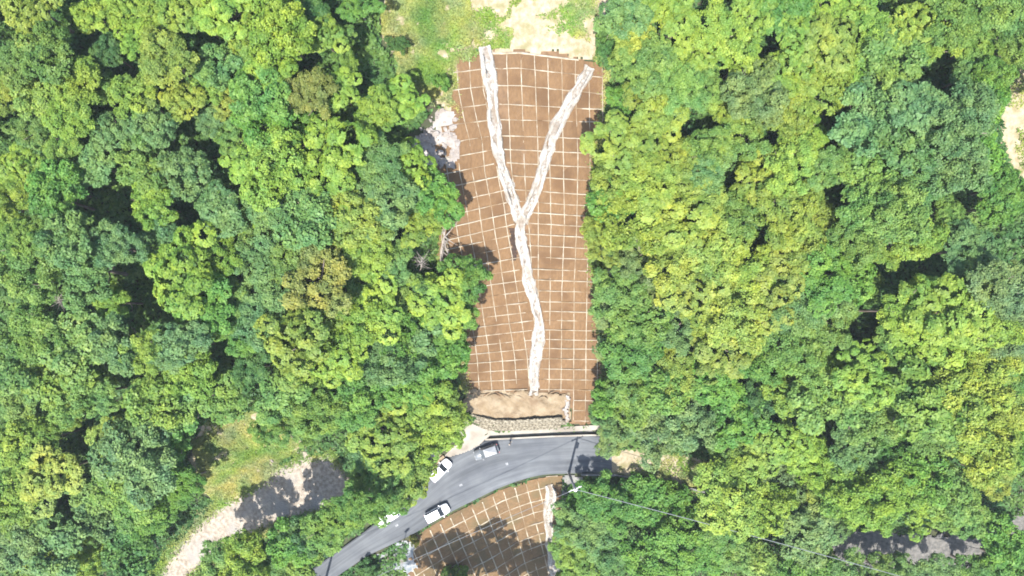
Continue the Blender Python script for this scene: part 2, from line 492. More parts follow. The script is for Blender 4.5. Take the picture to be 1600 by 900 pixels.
def drape(name, poly, mat, res=0.3, off=0.03, rag=0.35, parent=None, bump=0.0, k=0, floor=None):
    P = np.array(poly)
    x0, y0 = P.min(0) - 1; x1, y1 = P.max(0) + 1
    xs, ys = np.arange(x0, x1, res), np.arange(y0, y1, res)
    X, Y = np.meshgrid(xs, ys)
    cx, cy = (X[:-1, :-1] + res / 2), (Y[:-1, :-1] + res / 2)
    jx = cx + (fbm(cx, cy, 1.8, k) - 0.5) * rag * 5; jy = cy + (fbm(cx, cy, 1.8, k + 1) - 0.5) * rag * 5
    keep = inside(poly, jx, jy)
    Z = (H(X, Y) if floor is None else np.maximum(H(X, Y), floor)) + off + (bump * (fbm(X, Y, 1.3, k + 2) - 0.5) if bump else 0)
    n, m = X.shape
    I = np.arange(n * m).reshape(n, m)
    F = np.stack([I[:-1, :-1], I[:-1, 1:], I[1:, 1:], I[1:, :-1]], -1)[keep]
    used = np.unique(F)
    mp = np.zeros(n * m, int); mp[used] = np.arange(len(used))
    V = np.stack([X.ravel(), Y.ravel(), Z.ravel()], 1)[used]
    return link(name, npmesh(name, V, mp[F], True), parent, mat)


# ------------------------------------------------------------------ ground sheet
def axis(lo, hi, st, out):
    a = np.arange(lo, hi + st / 2, st)
    g = [hi + st * 2 * 1.5 ** i for i in range(40)]
    g = [v for v in g if v < out] + [out]
    h = [lo - (v - hi) for v in g]
    return np.array(sorted(h) + list(a) + g)


gx, gy = axis(-92, 92, 0.6, 1500), axis(-66, 74, 0.6, 1500)
X, Y = np.meshgrid(gx, gy)
Z = H(X, Y)
drop = np.zeros(X.shape, bool)
for k in W:
    drop |= inside(W[k], X, Y)
Z = Z - 0.22 * drop
I = np.arange(X.size).reshape(X.shape)
F = np.stack([I[:-1, :-1], I[:-1, 1:], I[1:, 1:], I[1:, :-1]], -1).reshape(-1, 4)
tag(link('ground', npmesh('ground', np.stack([X.ravel(), Y.ravel(), Z.ravel()], 1), F, True), None, M['ground']), kind='structure')

tag(drape('track', W['track'], M['gravel'], 0.25, 0.03, 0.6, bump=0.35), kind='structure')
tag(drape('path', W['dirt'], M['pale'], 0.2, 0.05, 0.3, floor=-0.06), kind='structure')
tag(drape('path', W['far'], M['farpath'], 0.25, 0.05, 0.6, bump=0.2), kind='structure')
tag(drape('clearing', W['top'], M['pale'], 0.3, 0.04, 0.5, bump=0.25), kind='structure')
tag(drape('grassy_bank', W['grass'], M['pale'], 0.3, 0.05, 0.4, bump=0.4), kind='structure')
tag(drape('grassy_bank', W['grass2'], M['pale'], 0.3, 0.05, 0.4, bump=0.3), kind='structure')
tag(drape('clearing', W['right'], M['pale'], 0.3, 0.04, 0.5, bump=0.2), kind='structure')
tag(drape('earth_shelf', W['terrace'], M['tan'], 0.2, 0.24, 0.5, bump=0.9), kind='structure')
rock_bed = tag(drape('rocky_scar', W['rocks'], M['rock'], 0.3, 0.06, 0.5, bump=0.9), kind='structure')

# ------------------------------------------------------------------ road
def edge_pts(P, xa, xb, n):
    x, y = to_plane([p[0] for p in P], [p[1] for p in P])
    t = np.linspace(float(np.interp(xa, [p[0] for p in P], x)), float(np.interp(xb, [p[0] for p in P], x)), n)
    # smoothed
    yy = np.interp(t, x, y)
    for _ in range(6):
        yy[1:-1] = (yy[:-2] + 2 * yy[1:-1] + yy[2:]) / 4
    return np.stack([t, yy], 1)


RU = edge_pts([(x, y + (6.5 if x > 740 else 3)) for x, y in UP], 400, 956, 90)
RL = edge_pts(LO, 440, 956, 90)
nseg, ncr = 90, 13
V, UVs = [], []
dist = 0
for i in range(nseg):
    if i: dist += float(np.hypot(*(RL[i] - RL[i - 1])))
    for j in range(ncr):
        t = j / (ncr - 1)
        p = RU[i] * (1 - t) + RL[i] * t
        V.append((p[0], p[1], 0.0)); UVs.append((dist, t * 6.0))
base = len(V)
F = [(i * ncr + j, i * ncr + j + 1, (i + 1) * ncr + j + 1, (i + 1) * ncr + j) for i in range(nseg - 1) for j in range(ncr - 1)]
for i in range(nseg):           # side skirts
    V.append((RU[i][0], RU[i][1], -0.8)); V.append((RL[i][0], RL[i][1], -1.2)); UVs += [(0, 0), (0, 0)]
for i in range(nseg - 1):
    F.append((i * ncr, (i + 1) * ncr, base + 2 * i + 2, base + 2 * i))
    F.append((i * ncr + ncr - 1, base + 2 * i + 1, base + 2 * i + 3, (i + 1) * ncr + ncr - 1))
me = npmesh('road', V, [tuple(reversed(f)) for f in F])
uvl = me.uv_layers.new(name='UVMap')
li = np.empty(len(me.loops), np.int32); me.loops.foreach_get('vertex_index', li)
uvl.data.foreach_set('uv', np.array(UVs, np.float32)[li].ravel())
road = tag(link('road', me, None, M['asphalt']), kind='structure')


def flat_quad(name, pxs, mat, z, parent):
    vs = []
    for a, b in pxs:
        q = to_plane(a, b, 0); vs.append((float(q[0]), float(q[1]), z))
    return MB().add(vs, [tuple(range(len(vs)))]).build(name, mat, parent)


for (a, b, ang, L, w) in [(792, 725, 0.2, 2, 4), (720, 758, 0.5, 2.5, 3), (620, 821, 0.6, 2.5, 3)]:
    co, si = math.cos(ang), -math.sin(ang)
    flat_quad('road_marking', [(a - L * co + w * .5 * si, b - L * si - w * .5 * co), (a + L * co + w * .5 * si, b + L * si - w * .5 * co),
                               (a + L * co - w * .5 * si, b + L * si + w * .5 * co), (a - L * co - w * .5 * si, b - L * si + w * .5 * co)], M['paint'], 0.006, road)

def strip(name, pts_px, w, z0, z1, mat, parent=None, shift=0.0, plane=0.0, dense=0.8):
    """a long wall or kerb following photo points on the plane z = plane"""
    x, y = to_plane([p[0] for p in pts_px], [p[1] for p in pts_px], plane)
    P = [Vector((float(a), float(b), 0)) for a, b in zip(x, y)]
    R = [P[0]]
    for i in range(len(P) - 1):
        k = max(1, int((P[i + 1] - P[i]).length / dense))
        for j in range(1, k + 1): R.append(P[i].lerp(P[i + 1], j / k))
    mb = MB(); vs = []; fs = []
    for i, p in enumerate(R):
        d = (R[min(i + 1, len(R) - 1)] - R[max(i - 1, 0)]).normalized(); nn = Vector((-d.y, d.x, 0))
        c = p + nn * shift
        for sgn, z in ((-1, z0), (-1, z1), (1, z1), (1, z0)):
            vs.append((c.x + nn.x * w / 2 * sgn, c.y + nn.y * w / 2 * sgn, z))
    for i in range(len(R) - 1):
        a, b = 4 * i, 4 * i + 4
        for k in range(4):
            fs.append((a + k, a + (k + 1) % 4, b + (k + 1) % 4, b + k))
    n = len(R) - 1
    fs += [(3, 2, 1, 0), (4 * n, 4 * n + 1, 4 * n + 2, 4 * n + 3)]
    return mb.add(vs, fs).build(name, mat, parent)


WALL = [(762, 676.5), (800, 674.5), (860, 671.5), (920, 668.5), (938, 668)]
GUT = [(758, 682), (800, 680.2), (860, 677.2), (922, 674.5), (940, 674)]
KRB = [(758, 687), (800, 685), (860, 682), (922, 680), (942, 680)]
rw = tag(empty('retaining_wall', at(840, 673)), 'low white concrete retaining wall along the uphill edge of the asphalt road', 'wall')


def own(o, parent):
    o.parent = parent
    o.matrix_parent_inverse = Matrix.Translation(-parent.location)
    return o


own(strip('wall_body', WALL, 0.5, -1.0, 0.84, M['concrete'], plane=0.8), rw)
own(strip('wall_cap', WALL, 0.72, 0.84, 1.0, M['concrete'], plane=0.9), rw)
gt = tag(empty('gutter', at(840, 680)), 'dark open roadside gutter below the white retaining wall', 'gutter')
own(strip('gutter_floor', GUT, 0.5, -0.7, -0.62, M['greyconc'], plane=0.0), gt)
own(strip('gutter_kerb', KRB, 0.22, -0.69, 0.05, M['concrete'], plane=0.0), gt)

# pale apron beside the road bend
AP = [(690, 650), (700, 648), (724, 654), (742, 661), (764, 671), (768, 678), (762, 684), (752, 693), (736, 703), (718, 710), (700, 714), (690, 716), (702, 704), (714, 693), (722, 676)]
tag(drape('concrete_apron', world_poly_flat(AP), M['concrete'], 0.15, 0.1, 0.05, floor=0.0), kind='structure')
# low wall behind the car at the bend
lw = tag(empty('low_wall', at(676, 727)), 'low tan twin-rail wall behind the car parked at the bend', 'wall')
own(strip('kerb_wall', [(662, 744), (676, 729), (694, 712)], 0.4, -0.6, 0.45, M['timber']), lw)
own(strip('rail', [(656, 742), (671, 726), (690, 708)], 0.3, 0.15, 0.62, M['timber']), lw)
tag(drape('pavement', world_poly([(652, 736), (668, 720), (686, 706), (672, 690), (650, 705), (590, 700), (585, 722), (640, 740)]), M['greyconc'], 0.3, 0.25, 0.2), kind='structure')
# parapet at the road's far lower edge
pw = tag(empty('parapet', at(1000, 745)), 'long low dark parapet at the road edge above the leafy bank', 'wall')
own(strip('parapet_wall', [(908, 741), (960, 741.5), (1010, 748), (1060, 758), (1100, 768)], 0.25, -1.0, 0.5, M['greyconc']), pw)

# gabion wall
gw = tag(empty('gabion_wall', at(815, 665)), 'curved stepped wall of grey stone gabions above the white retaining wall', 'wall')
gmesh = []
for q in range(5):
    bm = bmesh.new(); bmesh.ops.create_cube(bm, size=1.0)
    bmesh.ops.subdivide_edges(bm, edges=bm.edges, cuts=3, use_grid_fill=True)
    for v in bm.verts:
        a = v.co.normalized()
        v.co = Vector((v.co.x * 0.92, v.co.y * 0.62, v.co.z * 0.62)) + Vector((random.uniform(-.05, .05), random.uniform(-.06, .06), random.uniform(-.05, .07)))
    me = bpy.data.meshes.new('gabion_basket'); bm.to_mesh(me); bm.free(); me.materials.append(M['gabion']); gmesh.append(me)
for row, (pts, z) in enumerate([([(744, 661.5), (756, 666), (770, 669.5), (800, 669.5), (840, 667.5), (884, 664.5)], 1.25),
                                ([(738, 655), (752, 660), (770, 664), (800, 664.5), (840, 662.5), (884, 659.5)], 1.85),
                                ([(735, 649), (752, 655), (772, 659), (800, 659.7), (840, 657.5), (882, 655)], 2.45)]):
    x, y = to_plane([p[0] for p in pts], [p[1] for p in pts], z)
    seg = np.hypot(np.diff(x), np.diff(y)); cum = np.concatenate([[0], np.cumsum(seg)])
    nb = int(cum[-1] / 0.96)
    for i in range(nb):
        t = (i + 0.5 + 0.25 * (row % 2)) * 0.96
        if t > cum[-1]: continue
        xx, yy = np.interp(t, cum, x), np.interp(t, cum, y)
        x2, y2 = np.interp(t + .3, cum, x), np.interp(t + .3, cum, y)
        o = link('gabion_basket', random.choice(gmesh))
        o.location = (xx, yy, z); o.rotation_euler = (0, random.choice((0, math.pi)), math.atan2(y2 - yy, x2 - xx))
        o.parent = gw; o.matrix_parent_inverse = Matrix.Translation(-gw.location)

# stone chute and edge of steps beside the gabions
ch = tag(empty('stone_chute', at(888, 645)), 'narrow white broken-stone chute beside the end of the gabion wall', 'drain')
for i in range(16):
    t = i / 15
    p = at(886 + random.uniform(-4, 4), 620 + 42 * t, 0.25)
    mb = MB(); mb.box((p.x, p.y, p.z), (random.uniform(.4, .8), random.uniform(.25, .4), 0.3), random.uniform(-.5, .5), 0.8)
    own(mb.build('stone', M['rock']), ch)

# ------------------------------------------------------------------ grid slopes
upper = tag(drape('upper_slope', W['slope'], M['soil'], 0.3, 0.03, 0.15, bump=0.12), kind='structure')
upper['label'] = 'brown grid-covered slope above the road'
lower = tag(drape('lower_slope', W['low'], M['soil'], 0.3, 0.03, 0.08, bump=0.1), kind='structure')
lower['label'] = 'brown grid-covered slope below the road'

ROWS = [83, 107, 134, 162, 187, 212, 233, 254, 274, 296, 314, 331, 348, 365, 383, 401, 420, 437, 454, 471, 486, 500, 515, 530, 544, 560, 576, 592, 608, 624, 640, 656]
CH_L = [(757, 74), (764, 110), (769, 150), (772, 190), (776, 225), (784, 260), (794, 290), (804, 320), (814, 346)]
CH_R = [(922, 106), (911, 127), (893, 156), (876, 185), (862, 215), (853, 245), (846, 275), (838, 300), (827, 324), (815, 346)]
CH_S = [(815, 342), (812, 365), (815, 385), (821, 405), (823, 425), (828, 450), (836, 475), (842, 500), (843, 520), (838, 545), (835, 570), (834, 600), (834, 618)]


def chan_x(py):
    a = [p[1] for p in CH_L] + [p[1] for p in CH_S[1:]] + [700]
    b = [p[0] for p in CH_L] + [p[0] for p in CH_S[1:]] + [834]
    return np.interp(py, a, b)


def row_y(r, x):
    """photo height of grid row r at photo column x"""
    y0 = ROWS[r]
    cx = float(chan_x(y0))
    if x < cx:
        sl = np.interp(y0, [80, 200, 240, 350, 420, 540, 620], [-0.13, -0.13, -0.2, -0.24, -0.15, -0.1, -0.02])
        return y0 + sl * (x - cx)
    sl = np.interp(y0, [80, 140, 180, 240, 300, 360, 450, 540], [0.12, 0.1, 0.02, 0.05, 0.07, 0.06, 0.03, 0.02])
    k = max(cx, 812) if y0 < 140 else cx
    return y0 + sl * max(0.0, x - k)


RV = [[(792, 80), (792, 100), (798, 250), (808, 340)], [(814, 80), (814, 100), (819, 250), (822, 310), (826, 350), (830, 400)],
      [(835, 80), (835.5, 100), (841, 250), (841, 450), (838, 620)], [(856, 80), (856, 100), (861, 350), (859.6, 450), (857, 670)], [(877.5, 80), (877.7, 100), (882, 350), (878, 450), (876, 670)],
      [(899, 90), (899, 130), (903, 250), (901, 350), (897, 450), (896, 670)], [(920, 100), (922, 250), (920, 350), (917, 450), (914, 670)], [(941, 110), (942, 250), (940, 350), (935, 450), (932, 670)]]
REF = [(713, 80), (716, 140), (726, 190), (734, 220), (738, 270), (748, 320), (754, 365), (761, 400), (765, 431), (769, 456), (776, 503), (781, 533), (785, 562), (788, 608), (790, 670)]
LV = [[(x + k * 19.6, y) for x, y in REF] for k in range(-4, 7)]


def vx(line, y):
    return float(np.interp(y, [p[1] for p in line], [p[0] for p in line]))


def cross(line, r):
    y = ROWS[r]
    for _ in range(6):
        y = row_y(r, vx(line, y))
    return vx(line, y), y


def side_ok(x, y, side):
    cx = float(chan_x(y))
    return x < cx if side < 0 else x > cx


def seg_dist(P, x, y):
    b = 1e9
    for i in range(len(P) - 1):
        ax, ay = P[i][:2]; bx, by = P[i + 1][:2]
        L2 = (bx - ax) ** 2 + (by - ay) ** 2
        t = min(1, max(0, ((x - ax) * (bx - ax) + (y - ay) * (by - ay)) / L2))
        b = min(b, math.hypot(x - ax - t * (bx - ax), y - ay - t * (by - ay)))
    return b


def patch(corners, parent, mat, name='mat_panel', n=4):
    """one mat panel between four photo points, laid on the terrain"""
    c = np.array(corners, float)
    cen = c.mean(0)
    c = cen + (c - cen) * 0.965
    u, v = np.meshgrid(np.linspace(0, 1, n), np.linspace(0, 1, n))
    px = c[0, 0] * (1 - u) * (1 - v) + c[1, 0] * u * (1 - v) + c[2, 0] * u * v + c[3, 0] * (1 - u) * v
    py = c[0, 1] * (1 - u) * (1 - v) + c[1, 1] * u * (1 - v) + c[2, 1] * u * v + c[3, 1] * (1 - u) * v
    x, y, z = hit(px, py)
    lift = 0.11 + 0.05 * np.sin(u * np.pi) * np.sin(v * np.pi) + 0.12 * (vnoise(x, y, 0.9, 1) - 0.4) + 0.1 * (vnoise(x, y, 3.1, 2) - 0.5)
    lift = np.where((u == 0) | (u == 1) | (v == 0) | (v == 1), lift - 0.04, lift)
    V = np.stack([x.ravel(), y.ravel(), (z + lift).ravel()], 1)
    I = np.arange(n * n).reshape(n, n)
    F = np.stack([I[1:, :-1], I[1:, 1:], I[:-1, 1:], I[:-1, :-1]], -1).reshape(-1, 4)
    return link(name, npmesh(name, V, F, True), parent, mat)


def beam(pts, parent, w=0.24, k=0, name='grid_beam', sink=1.0):
    """a cream grid rib along photo points; it dips under the mats here and there"""
    P = [pts[0]]
    for a, b in zip(pts[:-1], pts[1:]):
        m = max(1, int(math.hypot(b[0] - a[0], b[1] - a[1]) / 4.5))
        for j in range(1, m + 1): P.append((a[0] + (b[0] - a[0]) * j / m, a[1] + (b[1] - a[1]) * j / m))
    if len(P) < 3: return
    x, y, z = hit([p[0] for p in P], [p[1] for p in P])
    nz = vnoise(x + 31 * k, y + 57 * k, 1.5, k) * 0.6 + vnoise(x, y, 6.0, k + 1) * 0.4
    top = 0.115 + sink * 0.36 * (nz - 0.45)
    ww = w * (0.75 + 0.6 * vnoise(x, y, 1.1, k + 2))
    dx, dy = np.gradient(x), np.gradient(y)
    L = np.hypot(dx, dy) + 1e-9
    nx, ny = -dy / L, dx / L
    jit = 0.05 * (vnoise(x, y, 0.8, k + 3) - 0.5)
    V, F = [], []
    for i in range(len(x)):
        for s_, zz in ((-1, -0.1), (-0.8, top[i]), (0.8, top[i]), (1, -0.1)):
            V.append((x[i] + nx[i] * (ww[i] / 2 * s_ + jit[i]), y[i] + ny[i] * (ww[i] / 2 * s_ + jit[i]), z[i] + zz))
    for i in range(len(x) - 1):
        for q in range(3): F.append((4 * i + q, 4 * i + q + 1, 4 * i + q + 5, 4 * i + q + 4))
    return link(name, npmesh(name, V, [f[::-1] for f in F]), parent, M['beam'])


npan = 0
for side, LINES in ((-1, LV), (1, RV)):
    for i in range(len(LINES) - 1):
        for r in range(len(ROWS) - 1):
            c = [cross(LINES[i], r), cross(LINES[i + 1], r), cross(LINES[i + 1], r + 1), cross(LINES[i], r + 1)]
            cx, cy = sum(p[0] for p in c) / 4, sum(p[1] for p in c) / 4
            if not side_ok(cx, cy, side) or not inside(SLOPE, np.array([cx]), np.array([cy]))[0]: continue
            if ROWS[r] >= 608 and not (cx > 893): continue
            if side < 0 and not side_ok(cx + 9, cy, side): continue
            if seg_dist(CH_L, cx, cy) < 5 or seg_dist(CH_S, cx, cy) < 5 or seg_dist(CH_R, cx, cy) < 4: continue
            patch(c, upper, M['mat']); npan += 1
    # ribs down the slope
    kk = 0
    for i, Ln in enumerate(LINES):
        run = []
        for yy in np.arange(72, 664, 4.0):
            xx = vx(Ln, yy)
            ok = side_ok(xx, yy, side) and inside(SLOPE, np.array([xx]), np.array([yy]))[0] and seg_dist(CH_R, xx, yy) > 6 and seg_dist(CH_L, xx, yy) > 7 and seg_dist(CH_S, xx, yy) > 7 and (yy < 616 or xx > 893)
            ok = ok and yy >= row_y(0, xx)
            if ok: run.append((xx, yy))
            if (not ok or yy > 659) and len(run) > 2:
                beam(run, upper, 0.12, i + 3 * side); run = []
            elif not ok: run = []
    for r in range(len(ROWS)):
        run = []
        for xx in np.arange(660, 960, 4.0):
            yy = row_y(r, xx)
            ok = side_ok(xx, yy, side) and inside(SLOPE, np.array([xx]), np.array([yy]))[0] and seg_dist(CH_R, xx, yy) > 6 and seg_dist(CH_L, xx, yy) > 7 and seg_dist(CH_S, xx, yy) > 7 and (yy < 616 or xx > 893)
            if ok: run.append((xx, yy))
            if (not ok or xx > 952) and len(run) > 2:
                beam(run, upper, 0.13 if r else 0.22, r + 5, sink=1.0 if r else 0.3); run = []
            elif not ok: run = []

# lower slope: columns hang from the road edge and lean to the channel
TOP = [(628, 850), (640, 842), (700, 806), (780, 766), (820, 752), (850, 745), (880, 743)]
tc_ = np.concatenate([[0], np.cumsum([math.hypot(b[0] - a[0], b[1] - a[1]) for a, b in zip(TOP[:-1], TOP[1:])])])


def low_pt(i, j):
    t = i * 18.6 - 6
    x0 = np.interp(t, tc_, [p[0] for p in TOP]); y0 = np.interp(t, tc_, [p[1] for p in TOP])
    lean = np.interp(x0, [640, 730, 800, 860], [0.44, 0.42, 0.27, 0.22])
    return (x0 + lean * 16.5 * j, y0 + 16.5 * j)


LOWCH = [(858, 757), (863, 772), (860, 790), (856, 802), (858, 825), (861, 850), (863, 875), (868, 900), (872, 930)]
for i in range(0, 15):
    for j in range(0, 11):
        c = [low_pt(i, j), low_pt(i + 1, j), low_pt(i + 1, j + 1), low_pt(i, j + 1)]
        cx, cy = sum(p[0] for p in c) / 4, sum(p[1] for p in c) / 4
        if cx < 646 or cy > 925 or not inside(LOWSLOPE, np.array([cx]), np.array([cy]))[0] or seg_dist(LOWCH, cx, cy) < 5 or cx > 872: continue
        patch(c, lower, M['mat_low'])


def low_run(fn, ts, k):
    run = []
    for t in ts:
        xx, yy = fn(t)
        ok = xx > 642 and yy < 930 and inside(LOWSLOPE, np.array([xx]), np.array([yy]))[0] and seg_dist(LOWCH, xx, yy) > 6 and xx < 874
        if ok: run.append((xx, yy))
        if (not ok or t == ts[-1]) and len(run) > 2:
            beam(run, lower, 0.18, k, sink=0.8); run = []
        elif not ok: run = []


for i in range(0, 16): low_run(lambda t: low_pt(i, t), np.arange(0, 11.01, 0.25), i)
for j in range(0, 12): low_run(lambda t: low_pt(t, j), np.arange(0, 15.01, 0.25), j + 9)


# ------------------------------------------------------------------ lined drainage channels
def channel_run(pts, w_px, parent, k, names=('channel_bed', 'channel_bank')):
    P = [pts[0]]
    for a, b in zip(pts[:-1], pts[1:]):
        m = max(1, int(math.hypot(b[0] - a[0], b[1] - a[1]) / 4))
        for j in range(1, m + 1): P.append((a[0] + (b[0] - a[0]) * j / m, a[1] + (b[1] - a[1]) * j / m))
    P = np.array(P, float)
    for _ in range(3): P[1:-1] = (P[:-2] + 2 * P[1:-1] + P[2:]) / 4
    x, y, z = hit(P[:, 0], P[:, 1])
    x2, y2, _ = hit(P[:, 0] + w_px, P[:, 1])
    hw = np.hypot(x2 - x, y2 - y) / 2 * (0.8 + 0.45 * vnoise(x, y, 2.6, k))
    dx, dy = np.gradient(x), np.gradient(y); L = np.hypot(dx, dy)
    nx, ny = -dy / L, dx / L
    bases = []

    def ribbon(offs, mat, name, sd):
        V, F = [], []
        n = len(offs)
        G = np.zeros((len(x), n, 3))
        for q, (o, zz) in enumerate(offs):
            e = 0.42 * (vnoise(x + 13 * q, y + 5 * sd, 0.8, sd) - 0.5) * (1.4 if q in (0, n - 1) else 0.7)
            a = hw * o + e
            X_, Y_ = x + nx * a, y + ny * a
            G[:, q] = np.stack([X_, Y_, H(X_, Y_) + zz + 0.16 * (vnoise(X_, Y_, 0.7, sd + 1) - 0.5)], 1)
        V = G.reshape(-1, 3)
        for i in range(len(x) - 1):
            for q in range(n - 1): F.append((n * i + q, n * (i + 1) + q, n * (i + 1) + q + 1, n * i + q + 1))
        return own(link(name, npmesh(name, V, F, True), None, mat), parent)
    ribbon([(-0.6, 0.26), (-0.25, 0.2), (0.0, 0.17), (0.25, 0.2), (0.6, 0.26)], M['bed'], names[0], k)
    ribbon([(-1.05, 0.02), (-0.98, 0.26), (-0.72, 0.44), (-0.45, 0.3), (-0.3, 0.2)], M['sheet'], names[1], k + 1)
    ribbon([(0.3, 0.2), (0.45, 0.3), (0.72, 0.44), (0.98, 0.26), (1.05, 0.02)], M['sheet'], names[1], k + 2)


yc = tag(empty('drainage_channel', at(815, 346)), 'white Y-shaped lined drainage channel running down the upper brown slope', 'drain')
channel_run(CH_L, 17.5, yc, 1)
channel_run(CH_R, 16, yc, 4)
channel_run(CH_S, 16, yc, 7)
lc = tag(empty('drainage_channel', at(860, 820)), 'pale lined drainage channel down the edge of the lower brown slope', 'drain')
channel_run(LOWCH, 14, lc, 11)
for pts, nm in (([(797, 358), (805, 362), (809, 385), (813, 402), (806, 406), (800, 392), (796, 375)], 'gash_shade_patch'),
                ):
    tag(drape(nm, world_poly(pts), M['gash_shade'], 0.15, 0.2, 0.3, bump=0.25), kind='structure')  # dark draped sheet painted as the shade of a deep eroded gash

# rubble chute by the lower road edge
tag(drape('rubble_bank', world_poly([(585, 872), (640, 842), (648, 860), (652, 890), (640, 905), (600, 900), (580, 890)]), M['bluerock'], 0.25, 0.12, 0.3, bump=0.6), kind='structure')
tag(drape('pavement', world_poly([(880, 743), (910, 743), (912, 765), (905, 785), (880, 785)]), M['greyconc'], 0.3, 0.25, 0.1), kind='structure')

# ------------------------------------------------------------------ foliage
def leaves(C, N, S, tint, rg, fold=0.3, asp=0.62):
    """one folded leaf spray (quad) for each centre C with normal N and half length S"""
    n = len(C)
    a = rg.normal(size=(n, 3))
    N = N / (np.linalg.norm(N, axis=1, keepdims=True) + 1e-9)
    T = a - N * (a * N).sum(1, keepdims=True); T /= np.linalg.norm(T, axis=1, keepdims=True) + 1e-9
    B = np.cross(N, T)
    s = S[:, None]
    V = np.stack([C + T * s - N * s * fold, C + B * s * asp, C - T * s - N * s * fold, C - B * s * asp], 1).reshape(-1, 3)
    F = np.arange(4 * n).reshape(n, 4)
    me = npmesh('leaves', V, F)
    at_ = me.attributes.new('tint', 'FLOAT', 'FACE')
    at_.data.foreach_set('value', np.clip(tint, 0, 1).astype(np.float32))
    return me


def unit(rg, n, zmin=-1.0):
    z = rg.uniform(zmin, 1, n); t = rg.uniform(0, 2 * np.pi, n); r = np.sqrt(1 - z * z)
    return np.stack([r * np.cos(t), r * np.sin(t), z], 1)


def crown_mesh(style, seed):
    rg = np.random.default_rng(seed)
    R = 4.0
    nl, lr, lf, per, cs, nj = {'round': (17, (0.18, 0.46), 0.125, 46, 0.36, 0.48), 'fine': (32, (0.14, 0.30), 0.108, 31, 0.42, 0.66),
                               'open': (26, (0.12, 0.32), 0.165, 20, 0.5, 0.8), 'feather': (36, (0.10, 0.27), 0.10, 30, 0.46, 0.74)}[style]
    Cs, Ns, Ss, Ts = [], [], [], []
    cen = []
    tries = 0
    ex = rg.uniform(0.8, 1.15)
    while len(cen) < nl and tries < 4000:
        tries += 1
        a, q = rg.uniform(0, 2 * np.pi), math.sqrt(rg.random()) * 0.82
        lob = 1 + 0.16 * math.sin(a * 3 + seed) + 0.1 * math.sin(a * 5 + 2 * seed)
        rr = R * (lr[0] + (lr[1] - lr[0]) * rg.random() ** 1.5)
        x, y = q * math.cos(a) * R * lob * ex, q * math.sin(a) * R * lob / ex
        z = 1.9 * math.sqrt(max(0, 1 - q * q)) * rg.uniform(0.55, 1.15) - 0.5 + rg.normal() * 0.35
        if any((x - c[0]) ** 2 + (y - c[1]) ** 2 + (z - c[2]) ** 2 < (0.68 * (rr + c[3])) ** 2 for c in cen) and tries < 3000: continue
        cen.append((x, y, z, rr))
    for (x, y, z, rr) in cen:
        ltint = rg.normal() * 0.1
        nc = int(11 + 16 * (rr / 1.0) ** 1.7)
        D = unit(rg, nc, -0.55)
        for d in D:
            rad = rr * (rg.uniform(0.86, 1.08) if style == 'round' else rg.uniform(0.7, 1.22))
            c = np.array((x, y, z)) + d * rad * np.array((1, 1, 0.75))
            k = max(6, int(per * rg.uniform(0.6, 1.3)))
            off = rg.normal(size=(k, 3)) * cs * 0.42
            off -= np.outer(off @ d, d) * 0.55
            Cs.append(c + off)
            nn = d * 0.5 + np.array((0, 0, 0.7)) + rg.normal(size=(k, 3)) * nj * 0.42
            Ns.append(nn)
            Ss.append(lf * rg.uniform(0.55, 1.7, k))
            Ts.append(np.clip(0.45 + ltint + rg.normal() * 0.1 + rg.normal(size=k) * 0.13, 0, 1))
    C, N, S, T = np.concatenate(Cs), np.concatenate(Ns), np.concatenate(Ss), np.concatenate(Ts)
    me = leaves(C, N, S, T, rg)
    me.name = 'crown_' + style
    me.materials.append(M['leaf'])
    return me


def trunk_mesh(seed):
    """height 1 to the crown base region, radius in metres; scaled per tree"""
    rg = random.Random(seed)
    mb = MB()
    bx, by = rg.uniform(-.3, .3), rg.uniform(-.3, .3)
    mb.tube([(0, 0, -0.6), (0, 0, 0), (bx * .5, by * .5, 3), (bx, by, 6)], [0.34, 0.26, 0.2, 0.13], 8)
    for k in range(6):
        a = k * 1.05 + rg.uniform(-.3, .3); z0 = rg.uniform(3.0, 5.4); L = rg.uniform(1.8, 3.0)
        t = z0 / 6
        p = Vector((bx * t, by * t, z0))
        mb.tube([p, p + Vector((math.cos(a) * L * .5, math.sin(a) * L * .5, 0.7)), p + Vector((math.cos(a) * L, math.sin(a) * L, 1.9))], [0.11, 0.08, 0.03], 6)
    me = mb.mesh('trunk', True); me.materials.append(M['bark'])
    return me


CROWNS = {}
sd = 100
for st, n in (('round', 8), ('fine', 8), ('open', 6), ('feather', 7)):
    CROWNS[st] = [crown_mesh(st, sd + i * 7) for i in range(n)]; sd += 100
TRUNKS = [trunk_mesh(i) for i in range(4)]

# class: base leaf colour, crown styles, describing words
CLS = {
    'A': ((0.155, 0.240, 0.033), ('round', 'fine', 'feather'), 'lime-green round-clumped tree'),
    'Y': ((0.172, 0.230, 0.034), ('fine', 'feather', 'round'), 'yellow-green dense tree'),
    'B': ((0.115, 0.196, 0.038), ('fine', 'feather', 'feather', 'open'), 'mid-green leafy tree'),
    'C': ((0.100, 0.182, 0.052), ('feather', 'fine', 'open'), 'blue-green fine-leaved tree'),
    'E': ((0.090, 0.188, 0.030), ('open', 'fine', 'feather'), 'vivid green bushy tree'),
    'G': ((0.115, 0.178, 0.055), ('feather', 'fine'), 'grey-green feathery tree'),
    'F': ((0.165, 0.186, 0.040), ('fine', 'feather'), 'yellow-brown turning tree'),
    'D': ((0.066, 0.140, 0.034), ('open', 'feather'), 'dark green tree'),
}

